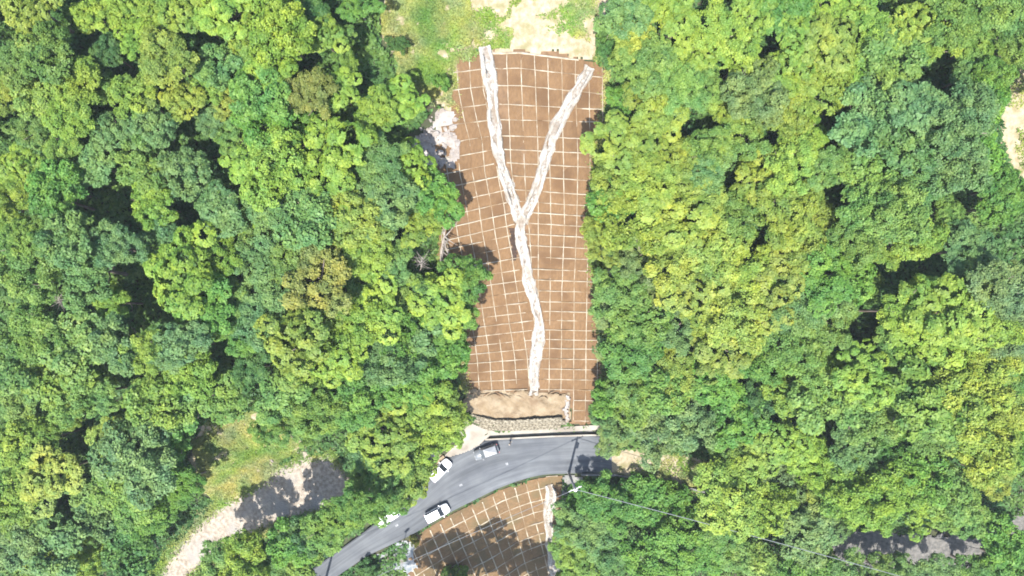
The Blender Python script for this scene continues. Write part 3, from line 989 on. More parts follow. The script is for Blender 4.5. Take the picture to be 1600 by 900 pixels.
T = '''
50 8 58 Y;75 85 46 B;25 105 36 B;150 25 38 A;195 12 32 A;212 58 32 A;262 92 42 Y;250 18 36 A;302 22 42 A;352 18 46 A;388 62 32 A;122 132 40 A;
172 82 24 D;212 150 36 A;286 160 34 Y;340 105 32 C;392 118 32 E;372 168 32 Y;112 178 36 A;158 138 32 B;62 150 34 B;18 142 28 Y;50 202 36 B;104 222 30 A;
40 262 36 A;172 205 30 C;238 200 38 C;330 190 28 C;150 258 32 C;222 262 38 B;290 268 42 C;365 215 32 B;392 252 36 A;92 292 36 E;330 140 28 A;
438 48 52 A;480 18 34 D;505 55 32 A;535 62 28 B;540 105 28 B;430 102 38 A;482 150 42 F;530 138 34 A;408 150 42 E;422 192 42 E;405 25 30 E;560 8 28 E;
590 172 38 A;630 158 32 A;520 242 56 A;432 265 52 A;602 262 42 C;642 268 32 A;662 292 28 E;560 262 28 B;480 205 32 E;
975 25 36 C;985 62 32 Y;1010 100 42 B;1030 8 34 A;1058 42 42 A;1085 88 42 A;1130 50 52 A;1152 98 38 A;1182 14 34 A;978 98 24 B;
972 152 28 E;1000 142 36 Y;1052 130 42 B;1100 142 36 B;1180 150 44 G;1030 175 36 Y;964 222 42 Y;1012 232 42 Y;1062 252 32 Y;1110 228 38 B;1160 218 38 B;957 282 38 Y;1010 280 42 Y;1100 272 38 C;1180 282 38 Y;1140 180 30 Y;
1226 18 42 E;1290 8 32 A;1332 14 32 A;1250 52 42 A;1292 72 42 Y;1370 58 46 A;1430 42 42 Y;1500 24 52 B;1570 20 46 B;1575 66 38 B;1240 112 42 A;1282 132 46 Y;1332 100 36 A;1392 92 46 B;1450 70 42 A;1520 70 36 B;
1512 116 30 C;1380 140 52 C;1440 172 56 C 13.5;1350 190 52 C;1420 222 52 C;1500 190 56 C 14;1525 162 38 E;1480 252 52 C;1528 240 40 E;1548 122 30 E;1220 170 42 Y;1250 212 36 A;1232 262 42 A;1302 262 42 B;1370 272 42 B;1430 290 42 C;1560 292 38 E;
90 312 48 E;20 322 42 A;36 376 42 B 13;110 380 50 C 14;60 422 50 B;142 422 46 C;182 384 40 C 13;240 318 36 A;250 378 36 C;290 420 48 A;350 330 42 C;392 350 32 A;180 472 30 A;322 470 46 E;60 522 46 B;122 530 50 B;
28 562 46 B;182 540 46 C 14;100 572 50 B;230 552 36 A 14;280 540 38 C 13.5;332 502 42 E;382 520 36 E;300 582 42 A;345 400 34 A;15 440 34 C;370 470 32 B;
425 330 42 C;480 340 50 C;522 330 42 A;560 342 42 Y;602 320 46 C;570 382 42 A;632 308 32 C;660 350 32 Y;686 322 32 E;500 440 52 F;440 400 40 B;430 440 46 C;552 392 34 B;612 412 36 B;
722 440 38 E;690 472 46 A;640 460 38 B;590 470 42 A;542 462 36 B;560 500 46 A;620 520 46 E;706 500 36 E;420 492 50 C;470 530 52 Y 13;530 552 42 A;490 562 42 A;600 562 46 C;650 530 46 C;694 560 38 E;640 592 42 E;395 575 36 D;400 395 34 C;460 300 34 A;
955 312 36 E;934 350 28 Y;1000 342 60 Y;1060 342 52 Y;1090 300 42 Y;1150 330 46 B;1050 392 52 Y;1110 382 52 Y;1160 420 46 Y;1100 442 52 Y;990 402 32 G;944 388 28 Y;960 452 40 B;1000 492 46 B;950 490 28 G;984 545 44 E;956 540 26 G;
1060 510 46 C;1100 492 36 Y;1150 492 52 Y;1130 542 46 Y;1060 582 42 Y;1000 592 42 B;1110 592 36 E;1180 562 40 E;1040 450 36 G;
1230 330 46 Y;1280 342 32 Y;1350 320 46 B;1400 332 50 B;1430 370 46 A;1340 372 42 B;1385 380 36 A;1250 390 46 Y;1302 430 50 E;1220 450 46 Y;1260 472 50 C;1332 452 36 B;1510 388 42 C;1480 330 28 B;1560 318 40 E;
1440 462 30 E;1420 482 42 A 16;1470 490 56 A 17;1530 500 46 A 16;1450 532 50 A;1500 562 46 A;1560 450 46 G 15;1572 502 46 G;1582 544 40 G;1540 570 42 Y;1592 590 30 E;1290 502 42 B;1340 562 28 A 11;1262 525 36 B;1220 502 36 C;1240 552 42 B;1282 582 42 A;1350 592 42 A 13;1420 592 38 G;1400 540 34 B;
28 620 40 B;110 612 42 B;155 612 32 B;30 692 36 A;80 682 28 A;112 652 22 A;170 682 28 Y;240 630 42 B;300 622 42 B;352 620 36 B;38 760 46 A;82 738 44 Y;30 805 40 A;150 760 40 B;220 708 60 C;272 680 40 E;200 762 46 B;90 850 46 C;30 852 40 G;150 802 36 C;
132 872 36 A;62 890 36 A;208 852 46 D;250 792 38 E;215 810 32 E;290 752 30 E;340 893 40 B;385 878 42 A;440 885 40 B;
440 620 46 B;425 672 30 B;500 640 42 B;560 620 46 E;620 612 32 E;652 622 42 A;690 642 38 A;602 682 50 A;652 690 42 A;692 672 30 A;566 716 30 C;588 748 36 B;620 742 40 B;648 752 26 Y;562 786 32 E;595 775 28 E;616 787 20 E;508 825 34 B;540 806 26 A;455 850 38 E;470 838 26 D;480 660 32 B;470 876 34 B;
955 622 32 E;990 622 42 B;964 655 34 C;1040 612 42 B;1020 652 50 G;1082 662 44 G;956 686 24 G;1100 632 36 D;1150 650 42 E;1190 622 36 D;1140 700 36 B;
945 775 40 E;905 800 32 E;912 832 38 C;1000 772 40 E;1050 792 42 E;1000 822 36 C;892 866 32 A;950 862 36 D;1030 872 56 E;1092 862 42 E;1130 782 46 A;1160 742 42 A;1190 792 40 A;1180 872 42 B;1130 838 32 B;905 895 30 A;
1230 612 42 A;1290 622 50 B;1352 642 50 B 9;1440 632 58 B;1502 622 50 Y;1570 622 46 Y;1402 642 36 B;1470 672 40 B;1240 692 36 A;1262 722 36 A;1330 702 38 C 7;1532 702 50 Y;1552 662 40 Y;1592 692 34 E;1545 738 34 Y;1330 762 50 A;1290 745 32 Y;1390 772 50 A;
1440 742 46 E;1480 772 42 B;1505 803 36 B;1232 792 34 G;1260 832 46 G;1212 742 34 G;1360 805 34 A;1440 800 30 A;1562 845 38 E;1585 882 38 E;1535 893 34 E;1260 892 42 E;1390 898 34 B;1325 900 36 C;1452 900 36 C;1400 700 36 E 6;1190 700 36 A
'''
TREES = []
TALL = {}
for it in T.replace('\n', '').split(';'):
    if it.strip():
        a = it.split(); TREES.append((float(a[0]), float(a[1]), float(a[2]), a[3]))
        if len(a) > 4: TALL[TREES[-1]] = float(a[4])
HOLES = [(30, 45, 22), (112, 42, 26), (150, 58, 16), (215, 28, 14), (305, 65, 22), (300, 192, 16), (15, 200, 18), (78, 252, 22), (330, 255, 18), (560, 50, 20), (500, 95, 20), (556, 110, 22), (620, 70, 18), (580, 145, 24), (585, 212, 24),
         (1078, 60, 14), (1192, 70, 14), (990, 165, 18), (1045, 218, 16), (1110, 192, 18), (1270, 15, 14), (1402, 25, 16), (1470, 130, 22), (1505, 95, 18), (1545, 82, 16), (1292, 226, 16), (1380, 282, 18),
         (60, 345, 18), (118, 342, 18), (170, 340, 18), (205, 425, 18), (320, 365, 20), (250, 474, 18), (30, 480, 20), (190, 578, 18), (360, 505, 16), (548, 505, 18), (412, 550, 22), (440, 592, 22), (620, 382, 14),
         (1045, 552, 20), (1062, 545, 16), (1305, 345, 14), (1385, 428, 26), (1430, 410, 30), (1470, 405, 24), (1540, 348, 30), (1575, 352, 26), (1505, 345, 20), (1340, 525, 24), (60, 642, 26), (115, 688, 18), (190, 652, 18), (65, 788, 18), (545, 690, 30), (540, 672, 24),
         (1390, 690, 28), (1440, 700, 14), (1222, 640, 22), (1540, 782, 24), (1565, 800, 20), (1168, 832, 22), (1480, 420, 20)]
CLEAR_PX = [SLOPE, LOWSLOPE, TERRACE, ROADPX, TRACK, RIGHTCLEAR, DIRT, FARPATH, APRON]

rf = random.Random(5)


def clear_at(x, y):
    a, b = np.array([x]), np.array([y])
    return any(inside(P, a, b)[0] for P in CLEAR_PX) or inside(TOPCLEAR, a, b)[0] or inside(GRASS, a, b)[0] or inside(GRASS2, a, b)[0] or inside(ROCKS, a, b)[0]


tries = 0
while len(TREES) < 318 and tries < 6000:
    tries += 1
    x, y = rf.uniform(0, 1600), rf.uniform(0, 905)
    if any(math.hypot(x - h[0], y - h[1]) < h[2] + 12 for h in HOLES): continue
    near = min(TREES, key=lambda t: math.hypot(x - t[0], y - t[1]) / t[2])
    if math.hypot(x - near[0], y - near[1]) < 0.72 * near[2] + 6: continue
    if any(clear_at(x + a, y + b) for a in (-18, 0, 18) for b in (-18, 0, 18)): continue
    TREES.append((x, y, rf.uniform(22, 32), near[3]))

# tall trees standing below the picture's lower edge; their shade falls on the lower slope
SHADE = [(655, 990, 48, 'B', 21), (728, 1005, 54, 'E', 24), (790, 1008, 48, 'B', 23), (850, 1005, 44, 'A', 22)]

ORD = ['first', 'second', 'third', 'fourth', 'fifth', 'sixth', 'seventh', 'eighth', 'ninth', 'tenth', '11th', '12th', '13th', '14th', '15th', '16th', '17th', '18th', '19th', '20th', '21st', '22nd', '23rd', '24th', '25th', '26th', '27th', '28th', '29th', '30th', '31st', '32nd']
count = {}
label_of = {}
for side in (-1, 1):
    for band in range(9):
        L = [t for t in TREES if (t[0] < 815) == (side < 0) and int(min(8, max(0, t[1] // 100))) == band]
        L.sort(key=lambda t: side * t[0])
        for i, t in enumerate(L):
            where = f"{'left' if side < 0 else 'right'} of the brown slope, {ORD[band]} row down, {ORD[i]} outward"
            label_of[t] = f"{CLS[t[3]][2]} {where}"


def short(s):
    w = s.split()
    return s if len(w) <= 16 else s.replace(' with rounded clumps', '').replace(' with a dense crown', '')


def plant(px, py, rpx, cls, height=None, label=None, name='tree'):
    col, styles, words = CLS[cls]
    r0 = rpx * 90 / FPX
    h = height or min(13.0, max(4.5, 2.6 + r0 * 1.75 * rf.uniform(0.8, 1.25)))
    c = at(px, py, h * 0.74)
    depth = CAM_H - c.z
    R = rpx * depth / FPX * 1.13
    z0 = float(H(c.x, c.y))
    root = empty(name, (c.x, c.y, z0))
    tr = link('trunk', rf.choice(TRUNKS), root)
    k = h * 0.78 / 6.5
    tr.scale = (max(0.5, R / 4.0) * 0.95, max(0.5, R / 4.0) * 0.95, k)
    tr.rotation_euler = (0, 0, rf.uniform(0, 6.28))
    st = rf.choice(styles)
    cr = link('crown', rf.choice(CROWNS[st]), root)
    cr.location = (0, 0, h * 0.74)
    cr.rotation_euler = (rf.uniform(-.08, .08), rf.uniform(-.08, .08), rf.uniform(0, 6.28))
    s_ = R / 4.0
    cr.scale = (s_, s_ * rf.uniform(0.9, 1.12), max(0.55, s_ * 0.9 * rf.uniform(0.9, 1.3)))
    v = rf.uniform(0.9, 1.12)
    cr.color = (min(1, col[0] * v * rf.uniform(0.93, 1.06)), min(1, col[1] * v), min(1, col[2] * v * rf.uniform(0.88, 1.15)), 1)
    tag(root, short(label or words), 'tree', 'trees of the hillside forest')
    return root


for t in TREES:
    tall = 13.5 if (310 < t[0] < 580 and t[1] > 775) else 9.0 if (1230 < t[0] < 1600 and t[1] > 875) else None
    tall = TALL.get(t, tall)
    if 885 < t[0] < 1115 and 745 < t[1] < 830: tall = 8.5 if t[0] == 945 else 3.6
    r = t[2]
    boost = False
    for hx, hy, hr in HOLES:
        dd = math.hypot(t[0] - hx, t[1] - hy)
        if t[2] > 24 and dd > 0.45 * t[2]: r = min(r, max(0.84 * t[2], dd - 0.3 * hr))
        if abs(t[0] - hx) < t[2] and 0 < t[1] - hy < 2.0 * t[2]: boost = True
    if boost and not tall: tall = min(12.5, max(5.0, 3.0 + r * 90 / FPX * 2.0))
    dy = 6 if 885 < t[0] < 1115 and 745 < t[1] < 800 else 0
    plant(t[0], t[1] + dy, r, t[3], tall, label_of[t])
for i, t in enumerate(SHADE):
    plant(t[0], t[1], t[2], t[3], t[4], f"tall tree shading the lower slope from below, {ORD[i]} counted from the road")

# trees beyond the frame: one mass
Vs = []
rgm = np.random.default_rng(3)
Cm, Nm, Sm, Tm = [], [], [], []
k = 0
while k < 150:
    x, y = rgm.uniform(-105, 105), rgm.uniform(-75, 80)
    px, py, _ = project(x, y, float(H(x, y)) + 5)
    if -45 < px < 1645 and -45 < py < 945: continue
    if not (-330 < px < 1930 and -260 < py < 1130): continue
    if 560 < px < 980 and py < 0 or (560 < px < 930 and py > 900): continue
    k += 1
    R = rgm.uniform(3, 4.6); n = 900
    D = unit(rgm, n, -0.2)
    z0 = float(H(x, y)) + R * 1.3
    lob = 1 + 0.25 * np.sin(D[:, 0] * 5 + k) * np.cos(D[:, 1] * 6 + k)
    Cm.append(np.array((x, y, z0)) + D * (R * lob * rgm.uniform(0.75, 1.05, n))[:, None] * np.array((1, 1, 0.75)))
    Nm.append(D + rgm.normal(size=(n, 3)) * 0.5); Sm.append(rgm.uniform(0.2, 0.42, n)); Tm.append(np.clip(0.45 + rgm.normal(size=n) * 0.15, 0, 1))
me = leaves(np.concatenate(Cm), np.concatenate(Nm), np.concatenate(Sm), np.concatenate(Tm), rgm)
me.materials.append(M['undergrowth'])
tag(link('forest', me), 'green forest continuing beyond the photographed hillside', 'forest', kind='stuff')

# undergrowth: low leafy cover on the forest floor
rgu = np.random.default_rng(21)
n = 340000
px = rgu.uniform(-80, 1680, n); py = rgu.uniform(-80, 980, n)
jx = px + (vnoise(px, py, 24, 0) - 0.5) * 26; jy = py + (vnoise(px, py, 24, 1) - 0.5) * 26
ok = np.ones(n, bool)
for P in [SLOPE, LOWSLOPE, TERRACE, ROADPX, TRACK, RIGHTCLEAR, DIRT, FARPATH, APRON, TOPCLEAR, ROCKS, GRASS, GRASS2]: ok &= ~inside(P, jx, jy) & ~inside(P, px, py)
px, py = px[ok], py[ok]
x, y, z = hit(px, py)
bmp = np.clip(fbm(x, y, 2.6, 1) * 2.6 - 0.55, 0.05, 2.2)
nearclear = np.zeros(len(x), bool)
for P in (SLOPE, ROADPX, LOWSLOPE, TRACK, GRASS, GRASS2, DIRT):
    for a, b in ((16, 0), (-16, 0), (0, 16), (0, -16)): nearclear |= inside(P, px + a, py + b)
bmp = np.where(nearclear, bmp * 0.4, bmp)
g = 0.25
gxn = (fbm(x + g, y, 2.6, 1) - fbm(x - g, y, 2.6, 1)) * 2.6 / (2 * g); gyn = (fbm(x, y + g, 2.6, 1) - fbm(x, y - g, 2.6, 1)) * 2.6 / (2 * g)
N = np.stack([-gxn * .6, -gyn * .6, np.ones(len(x))], 1) + rgu.normal(size=(len(x), 3)) * 0.55
C = np.stack([x, y, z + bmp * rgu.uniform(0.75, 1.05, len(x)) + 0.05], 1)
me = leaves(C, N, rgu.uniform(0.18, 0.40, len(x)), np.clip(0.35 + 0.5 * (fbm(x, y, 3.5, 2) - 0.5) + rgu.normal(size=len(x)) * 0.13, 0, 1), rgu)
me.materials.append(M['undergrowth'])
tag(link('undergrowth', me), 'low green undergrowth on the forest floor between the trees', 'undergrowth', kind='stuff')

# grass
def grass_pts(P, n, dens=None, k=0):
    Q = np.array(P)
    px = rgu.uniform(Q[:, 0].min() - 14, Q[:, 0].max() + 14, n); py = rgu.uniform(Q[:, 1].min() - 14, Q[:, 1].max() + 14, n)
    jx = px + (vnoise(px, py, 20, k) - 0.5) * 30; jy = py + (vnoise(px, py, 20, k + 1) - 0.5) * 30
    ok = inside(P, jx, jy) & ~inside(SLOPE, px, py) & ~inside(ROADPX, px, py)
    px, py = px[ok], py[ok]
    f = fbm(px, py, 45, k)
    keep = rgu.random(len(px)) < np.clip((f - dens) * 6, 0, 1) if dens is not None else np.ones(len(px), bool)
    return px[keep], py[keep]


ed = []
for P in (TOPCLEAR,): ed.append(grass_pts(P, 50000, 0.6, 0))
ed.append(grass_pts(TOPCLEAR[:5] + [(790, 80), (800, 20), (790, -40)], 14000, 0.46, 2))
ed.append(grass_pts(GRASS, 90000, 0.3, 1)); ed.append(grass_pts(GRASS2, 60000, 0.28, 2)); ed.append(grass_pts(DIRT, 20000, 0.5, 3)); ed.append(grass_pts(RIGHTCLEAR, 8000, 0.5, 1))
ed.append(grass_pts([(940, 690), (1110, 700), (1130, 760), (1010, 742), (1030, 715)], 16000, 0.42, 0))
for P, w in ((SLOPE, 7), (TRACK, 8)):
    for i in range(len(P)):
        a, b = P[i], P[(i + 1) % len(P)]
        if P is SLOPE and ((a[1] > 600 and b[1] > 600) or (a[1] < 100 and b[1] < 112 and a[0] > 740)): continue
        m = int(math.hypot(b[0] - a[0], b[1] - a[1]) * 14)
        t = rgu.random(m); ed.append((a[0] + (b[0] - a[0]) * t + rgu.normal(size=m) * w * .7, a[1] + (b[1] - a[1]) * t + rgu.normal(size=m) * w * .7))
px = np.concatenate([e[0] for e in ed]); py = np.concatenate([e[1] for e in ed])
kp = ~inside(ROCKS, px, py); px, py = px[kp], py[kp]
x, y, z = hit(px, py)
hgt = np.clip(fbm(x, y, 1.7, 3) * 0.9 - 0.2, 0.03, 0.7)
me = leaves(np.stack([x, y, z + hgt * rgu.uniform(0.4, 1, len(x)) + 0.06], 1), np.array((0, 0, 1.0)) + rgu.normal(size=(len(x), 3)) * 0.42, rgu.uniform(0.09, 0.24, len(x)),
            np.clip(0.4 + 0.7 * (fbm(x, y, 2.2, 0) - 0.5) + rgu.normal(size=len(x)) * 0.16, 0, 1), rgu, asp=0.35)
me.materials.append(M['grass'])
tag(link('grass', me), 'rough grass and weeds on the clearings and slope edges', 'grass', kind='stuff')

# small shrubs one can pick out on open ground
SHR = [(648, 843, 8, 'F', 'small yellow-brown bush on the bank below the road bend'), (622, 72, 15, 'D', 'dark green bush alone in the grass left of the slope top'),
       (940, 420, 14, 'Y', 'yellow-green bush jutting onto the right edge of the slope'), (575, 888, 17, 'D', 'dark bush on the lower road edge at the picture bottom'),
       (720, 893, 12, 'B', 'bright bush in the shaded bottom of the lower slope'), (690, 130, 14, 'E', 'green bush at the slope edge beside the top-left grid corner'), (955, 45, 16, 'D', 'dark bush at the right edge of the pale top clearing'),
       (945, 75, 14, 'D', 'dark small bush beside the right channel head'), (700, 895, 10, 'B', 'small bush left of the bright bush in the bottom shade')]
for a, b, r, c, lab in SHR:
    o = plant(a, b, r, c, max(0.8, r * 0.12), lab, 'shrub')
    o['category'] = 'bush'; o['group'] = 'bushes on open ground'

# rubble on the pale scar, rocks on the rubble bank
def rock_mesh(seed):
    rg = random.Random(seed)
    bm = bmesh.new(); bmesh.ops.create_icosphere(bm, subdivisions=2, radius=0.5)
    for v in bm.verts: v.co *= rg.uniform(0.75, 1.15); v.co.z *= 0.65
    me = bpy.data.meshes.new('rock'); bm.to_mesh(me); bm.free(); me.materials.append(M['rock']); return me


RK = [rock_mesh(i) for i in range(5)]
rr_ = random.Random(9)
for par, P, n in ((rock_bed, ROCKS, 140),):
    k = 0
    while k < n:
        a, b = rr_.uniform(640, 718), rr_.uniform(166, 264)
        if not inside(P, np.array([a]), np.array([b]))[0]: continue
        p = at(a, b, 0.1); o = link('rock', rr_.choice(RK), par)
        o.location = p; s_ = 0.15 + 0.7 * rr_.random() ** 2; o.scale = (s_, s_ * rr_.uniform(.7, 1.3), s_); o.rotation_euler = (0, 0, rr_.uniform(0, 6)); k += 1

# ragged lip of old mats and soil along the top of the shelf
dz = tag(empty('debris_bank', at(810, 616)), 'ragged line of dark roots and clods along the slope foot', 'debris')
for i in range(20):
    a = 735 + i * 7.8 + rr_.uniform(-2, 2); b = 616 + rr_.uniform(-3, 6)
    p = at(a, b, 0.2)
    mb = MB(); ang = rr_.uniform(-.6, .6); L = rr_.uniform(.3, .9)
    mb.tube([p + Vector((-L * math.cos(ang), -L * math.sin(ang), 0)), p + Vector((0, 0.1, 0.15)), p + Vector((L * math.cos(ang), L * math.sin(ang), 0.02))], [.04, .09, .03], 6)
    own(mb.build('clod', M['tan'] if i % 3 else M['soil']), dz)


# bare and fallen trees
def dead_tree(name, px, py, L, ang, lean, label, nb=7, off=0.3, spread=1.0, thick=0.13):
    p = at(px, py, off)
    root = tag(empty(name, p), label, 'dead tree')
    d = Vector((math.cos(ang) * lean, math.sin(ang) * lean, math.sqrt(max(0, 1 - lean * lean))))
    rg = random.Random(int(px + py))
    pts = [d * (L * t) + Vector((rg.uniform(-.15, .15), rg.uniform(-.15, .15), 0)) for t in (0, .3, .6, 1)]
    MB().tube(pts, [thick, thick * .8, thick * .55, thick * .2], 7).build('trunk', M['deadwood'], root)
    for k in range(nb):
        t = rg.uniform(0.25, 0.95); q = d * (L * t)
        w = Vector((rg.uniform(-1, 1), rg.uniform(-1, 1), rg.uniform(-.1, .8))).normalized() * L * rg.uniform(.25, .5) * spread
        MB().tube([q, q + w * .5 + Vector((0, 0, .1)), q + w + d * .3], [thick * .4, thick * .28, thick * .08], 5).build('branch', M['deadwood'], root)


dead_tree('dead_tree', 688, 412, 6.2, math.radians(80), 0.85, 'bleached leaning dead tree on the left edge of the brown slope', 9, 1.5, thick=0.2)
dead_tree('dead_tree', 700, 400, 4.6, math.radians(100), 0.8, 'thinner bleached dead trunk beside the leaning one at slope edge', 6, 1.5)
dead_tree('dead_tree', 655, 424, 3.5, math.radians(60), 0.5, 'grey bare twiggy tree just left of the leaning dead trunk', 30, 3.4, 0.9, 0.07)
dead_tree('dead_tree', 935, 432, 3.8, math.radians(20), 0.6, 'grey bare twiggy tree at the right edge of the brown slope', 30, 1.4, 0.9, 0.07)
dead_tree('dead_tree', 105, 482, 4.0, math.radians(40), 0.4, 'pale leafless tree top among blue-green crowns at far left', 30, 4.4, 0.9, 0.07)
dead_tree('dead_tree', 376, 515, 5.0, math.radians(70), 0.9, 'single pale bare trunk leaning over a dark forest gap', 4, 3.0)
dead_tree('dead_tree', 1130, 148, 4.0, math.radians(20), 0.4, 'grey bare tree top between lime crowns right of the slope', 30, 4.4, 0.9, 0.07)
dead_tree('dead_tree', 1505, 505, 3.0, math.radians(200), 0.5, 'grey bare branches inside the large lime crown group', 30, 5.4, 0.9, 0.07)
dead_tree('fallen_log', 428, 722, 3.4, math.radians(128), 0.98, 'short pale log lying in the grass above the dirt track', 2, 0.3)

# ------------------------------------------------------------------ cars
def car_mesh():
    parts = {}
    # lower body: rings along x (front +x)
    st = [(-2.16, .66, .42, .82), (-2.08, .80, .30, .98), (-1.6, .87, .26, 1.0), (0.0, .88, .26, .97), (1.15, .88, .26, .95), (1.75, .85, .26, .86), (2.08, .76, .30, .74), (2.2, .58, .40, .62)]
    mb = MB(); vs, fs = [], []
    n = 9
    for x, w, zb, zt in st:
        vs += [(x, -w * .85, zb), (x, -w, zb + .14), (x, -w * 1.01, zt * .72), (x, -w * .92, zt), (x, 0, zt + .045), (x, w * .92, zt), (x, w * 1.01, zt * .72), (x, w, zb + .14), (x, w * .85, zb)]
    for i in range(len(st) - 1):
        for k in range(n - 1): fs.append((i * n + k, i * n + k + 1, (i + 1) * n + k + 1, (i + 1) * n + k))
        fs.append((i * n + 8, i * n, (i + 1) * n, (i + 1) * n + 8))
    fs += [tuple(range(n)), tuple(reversed(range((len(st) - 1) * n, len(st) * n)))]
    parts['body'] = (mb.add(vs, fs).mesh('body', True), 'car')
    # cabin: pillars and roof
    B = [(1.12, .80), (-2.02, .80)]; Tp = [(0.38, .64), (-1.78, .64)]
    zb, zt = .93, 1.52
    vs = [(B[0][0], -.8, zb), (B[0][0], .8, zb), (B[1][0], .8, zb), (B[1][0], -.8, zb), (Tp[0][0], -.64, zt), (Tp[0][0], .64, zt), (Tp[1][0], .64, zt), (Tp[1][0], -.64, zt), (-.6, 0, zt + .06)]
    parts['cabin'] = (MB().add(vs, [(0, 1, 5, 4), (1, 2, 6, 5), (2, 3, 7, 6), (3, 0, 4, 7), (4, 5, 8), (5, 6, 8), (6, 7, 8), (7, 4, 8)]).mesh('cabin'), 'car')

    def pane(a, b, c, d, out, s=.88):
        P = [Vector(q) for q in (a, b, c, d)]; m = sum(P, Vector()) / 4; o = Vector(out) * .012
        return MB().add([m + (q - m) * s + o for q in P], [(0, 1, 2, 3)])
    parts['windshield'] = (pane(vs[0], vs[1], vs[5], vs[4], (.6, 0, .8), .95).mesh('windshield'), 'glass')
    parts['rear_window'] = (pane(vs[2], vs[3], vs[7], vs[6], (-.9, 0, .3)).mesh('rear_window'), 'glass')
    parts['side_window'] = (pane(vs[1], vs[2], vs[6], vs[5], (0, 1, .3)).mesh('side_window'), 'glass')
    parts['side_window.001'] = (pane(vs[3], vs[0], vs[4], vs[7], (0, -1, .3)).mesh('side_window'), 'glass')
    for i, s_ in enumerate((1, -1)):
        parts['headlight' + ('.001' if i else '')] = (MB().box((2.02, s_ * .58, .68), (.22, .3, .14), -s_ * .35).mesh('headlight'), 'lamp')
        parts['tail_light' + ('.001' if i else '')] = (MB().box((-2.1, s_ * .66, .86), (.08, .2, .22)).mesh('tail_light'), 'red')
        parts['wing_mirror' + ('.001' if i else '')] = (MB().box((.85, s_ * .98, .98), (.14, .22, .14)).mesh('wing_mirror'), 'car')
    parts['bumper'] = (MB().box((2.17, 0, .42), (.1, 1.1, .16)).mesh('bumper'), 'black')
    return parts


CARP = car_mesh()
for me, mt in CARP.values(): me.materials.append(M[mt])
ty = MB().tube([(0, -.1, 0), (0, .1, 0)], .33, 20).mesh('tyre'); ty.materials.append(M['tyre'])
ri = MB().tube([(0, -.108, 0), (0, .108, 0)], .21, 14).mesh('rim'); ri.materials.append(M['rim'])


def car(px, py, ang, label, paint=None):
    q = to_plane(px, py, 0.7)
    root = tag(empty('parked_car', (float(q[0]), float(q[1]), 0.0), ang), label, 'car', 'cars parked along the road')
    root.scale = (0.85, 0.88, 0.9)
    for nme, (me, mt) in CARP.items():
        o = link(nme.split('.')[0], me, root)
        if paint and mt in paint:
            o.material_slots[0].link = 'OBJECT'; o.material_slots[0].material = M[paint[mt]]
    for wx in (1.32, -1.3):
        for wy in (.8, -.8):
            w = link('wheel', ty, root); w.location = (wx, wy, .33); link('rim', ri, w)
    return root


car(688, 735, math.radians(46), 'white car parked at the bend beside the low tan wall')
car(683, 802, math.radians(28), 'white car on the road edge beside the lower brown slope')
car(606, 808, math.radians(212), 'white car half hidden under trees on the left road edge')

car(760, 706.5, math.radians(199), 'silver-grey car parked below the pale apron near the retaining wall', {'car': 'silver', 'glass': 'greyglass'})

# ------------------------------------------------------------------ poles, cables, mirror
def pole(px, py, h, label, rz):
    q = to_plane(px, py, 0.0)
    root = tag(empty('utility_pole', (float(q[0]), float(q[1]), -0.4), rz), label, 'pole', 'utility poles along the road')
    MB().tube([(0, 0, -1), (0, 0, h * .5), (0, 0, h)], [.2, .17, .12], 12).build('shaft', M['pole'], root, True)
    ca = MB().box((0, 0, h - .5), (1.9, .1, .12)).build('cross_arm', M['steel'], root)
    for s_ in (-.8, -.35, .35, .8): MB().tube([(s_, 0, h - .44), (s_, 0, h - .2)], [.05, .07], 8).build('insulator', M['lamp'], ca)
    MB().tube([(0, -.35, h - 2.2), (0, -.35, h - 1.3)], [.26, .26], 12).build('transformer', M['steel'], root)
    MB().box((0, -.16, h - 1.75), (.08, .12, .5)).build('bracket', M['steel'], root)
    MB().tube([(0, 0, .1), (0, 0, .55)], [.26, .26], 12).build('base_collar', M['greyconc'], root)
    return root, Vector((float(q[0]), float(q[1]), -0.4 + h - .2))


_, p1 = pole(889, 739, 10.6, 'concrete utility pole beside the road above the lower slope corner', .4)
_, p2 = pole(508, 909, 10.6, 'concrete utility pole at the bottom edge shading the left road end', -.5)
_, p3 = pole(1612, 936, 10.6, 'concrete utility pole beyond the lower right corner carrying the cable', .3)


def cable(a, b, sag, label, r=.05, ox=0.0):
    pts = []
    for i in range(33):
        t = i / 32; p = a.lerp(b, t); p.z -= sag * 4 * t * (1 - t); p.y += ox; pts.append(p)
    tag(MB().tube(pts, r, 6).build('power_cable', M['cable'], None, True), label, 'cable')


cable(p1, p2, 1.0, 'grey overhead cable crossing the shaded lower slope to the left pole', .028)
cable(p1, p3, 1.2, 'grey overhead cable crossing the green trees toward the lower right', .045)

q = to_plane(632, 843, 0)
mr = tag(empty('traffic_mirror', (float(q[0]), float(q[1]), -0.2), .6), 'post-mounted round traffic mirror on the lower edge of the road bend', 'traffic mirror')
MB().tube([(0, 0, -.3), (0, 0, 3.2)], .05, 10).build('post', M['orange'], mr, True)
MB().tube([(0, -.1, 2.9), (0, -.02, 2.9)], [.42, .46], 20).build('mirror_frame', M['orange'], mr, True)
MB().tube([(0, -.16, 2.9), (0, -.105, 2.9)], [.2, .4], 20).build('mirror_glass', M['mirror'], mr, True)


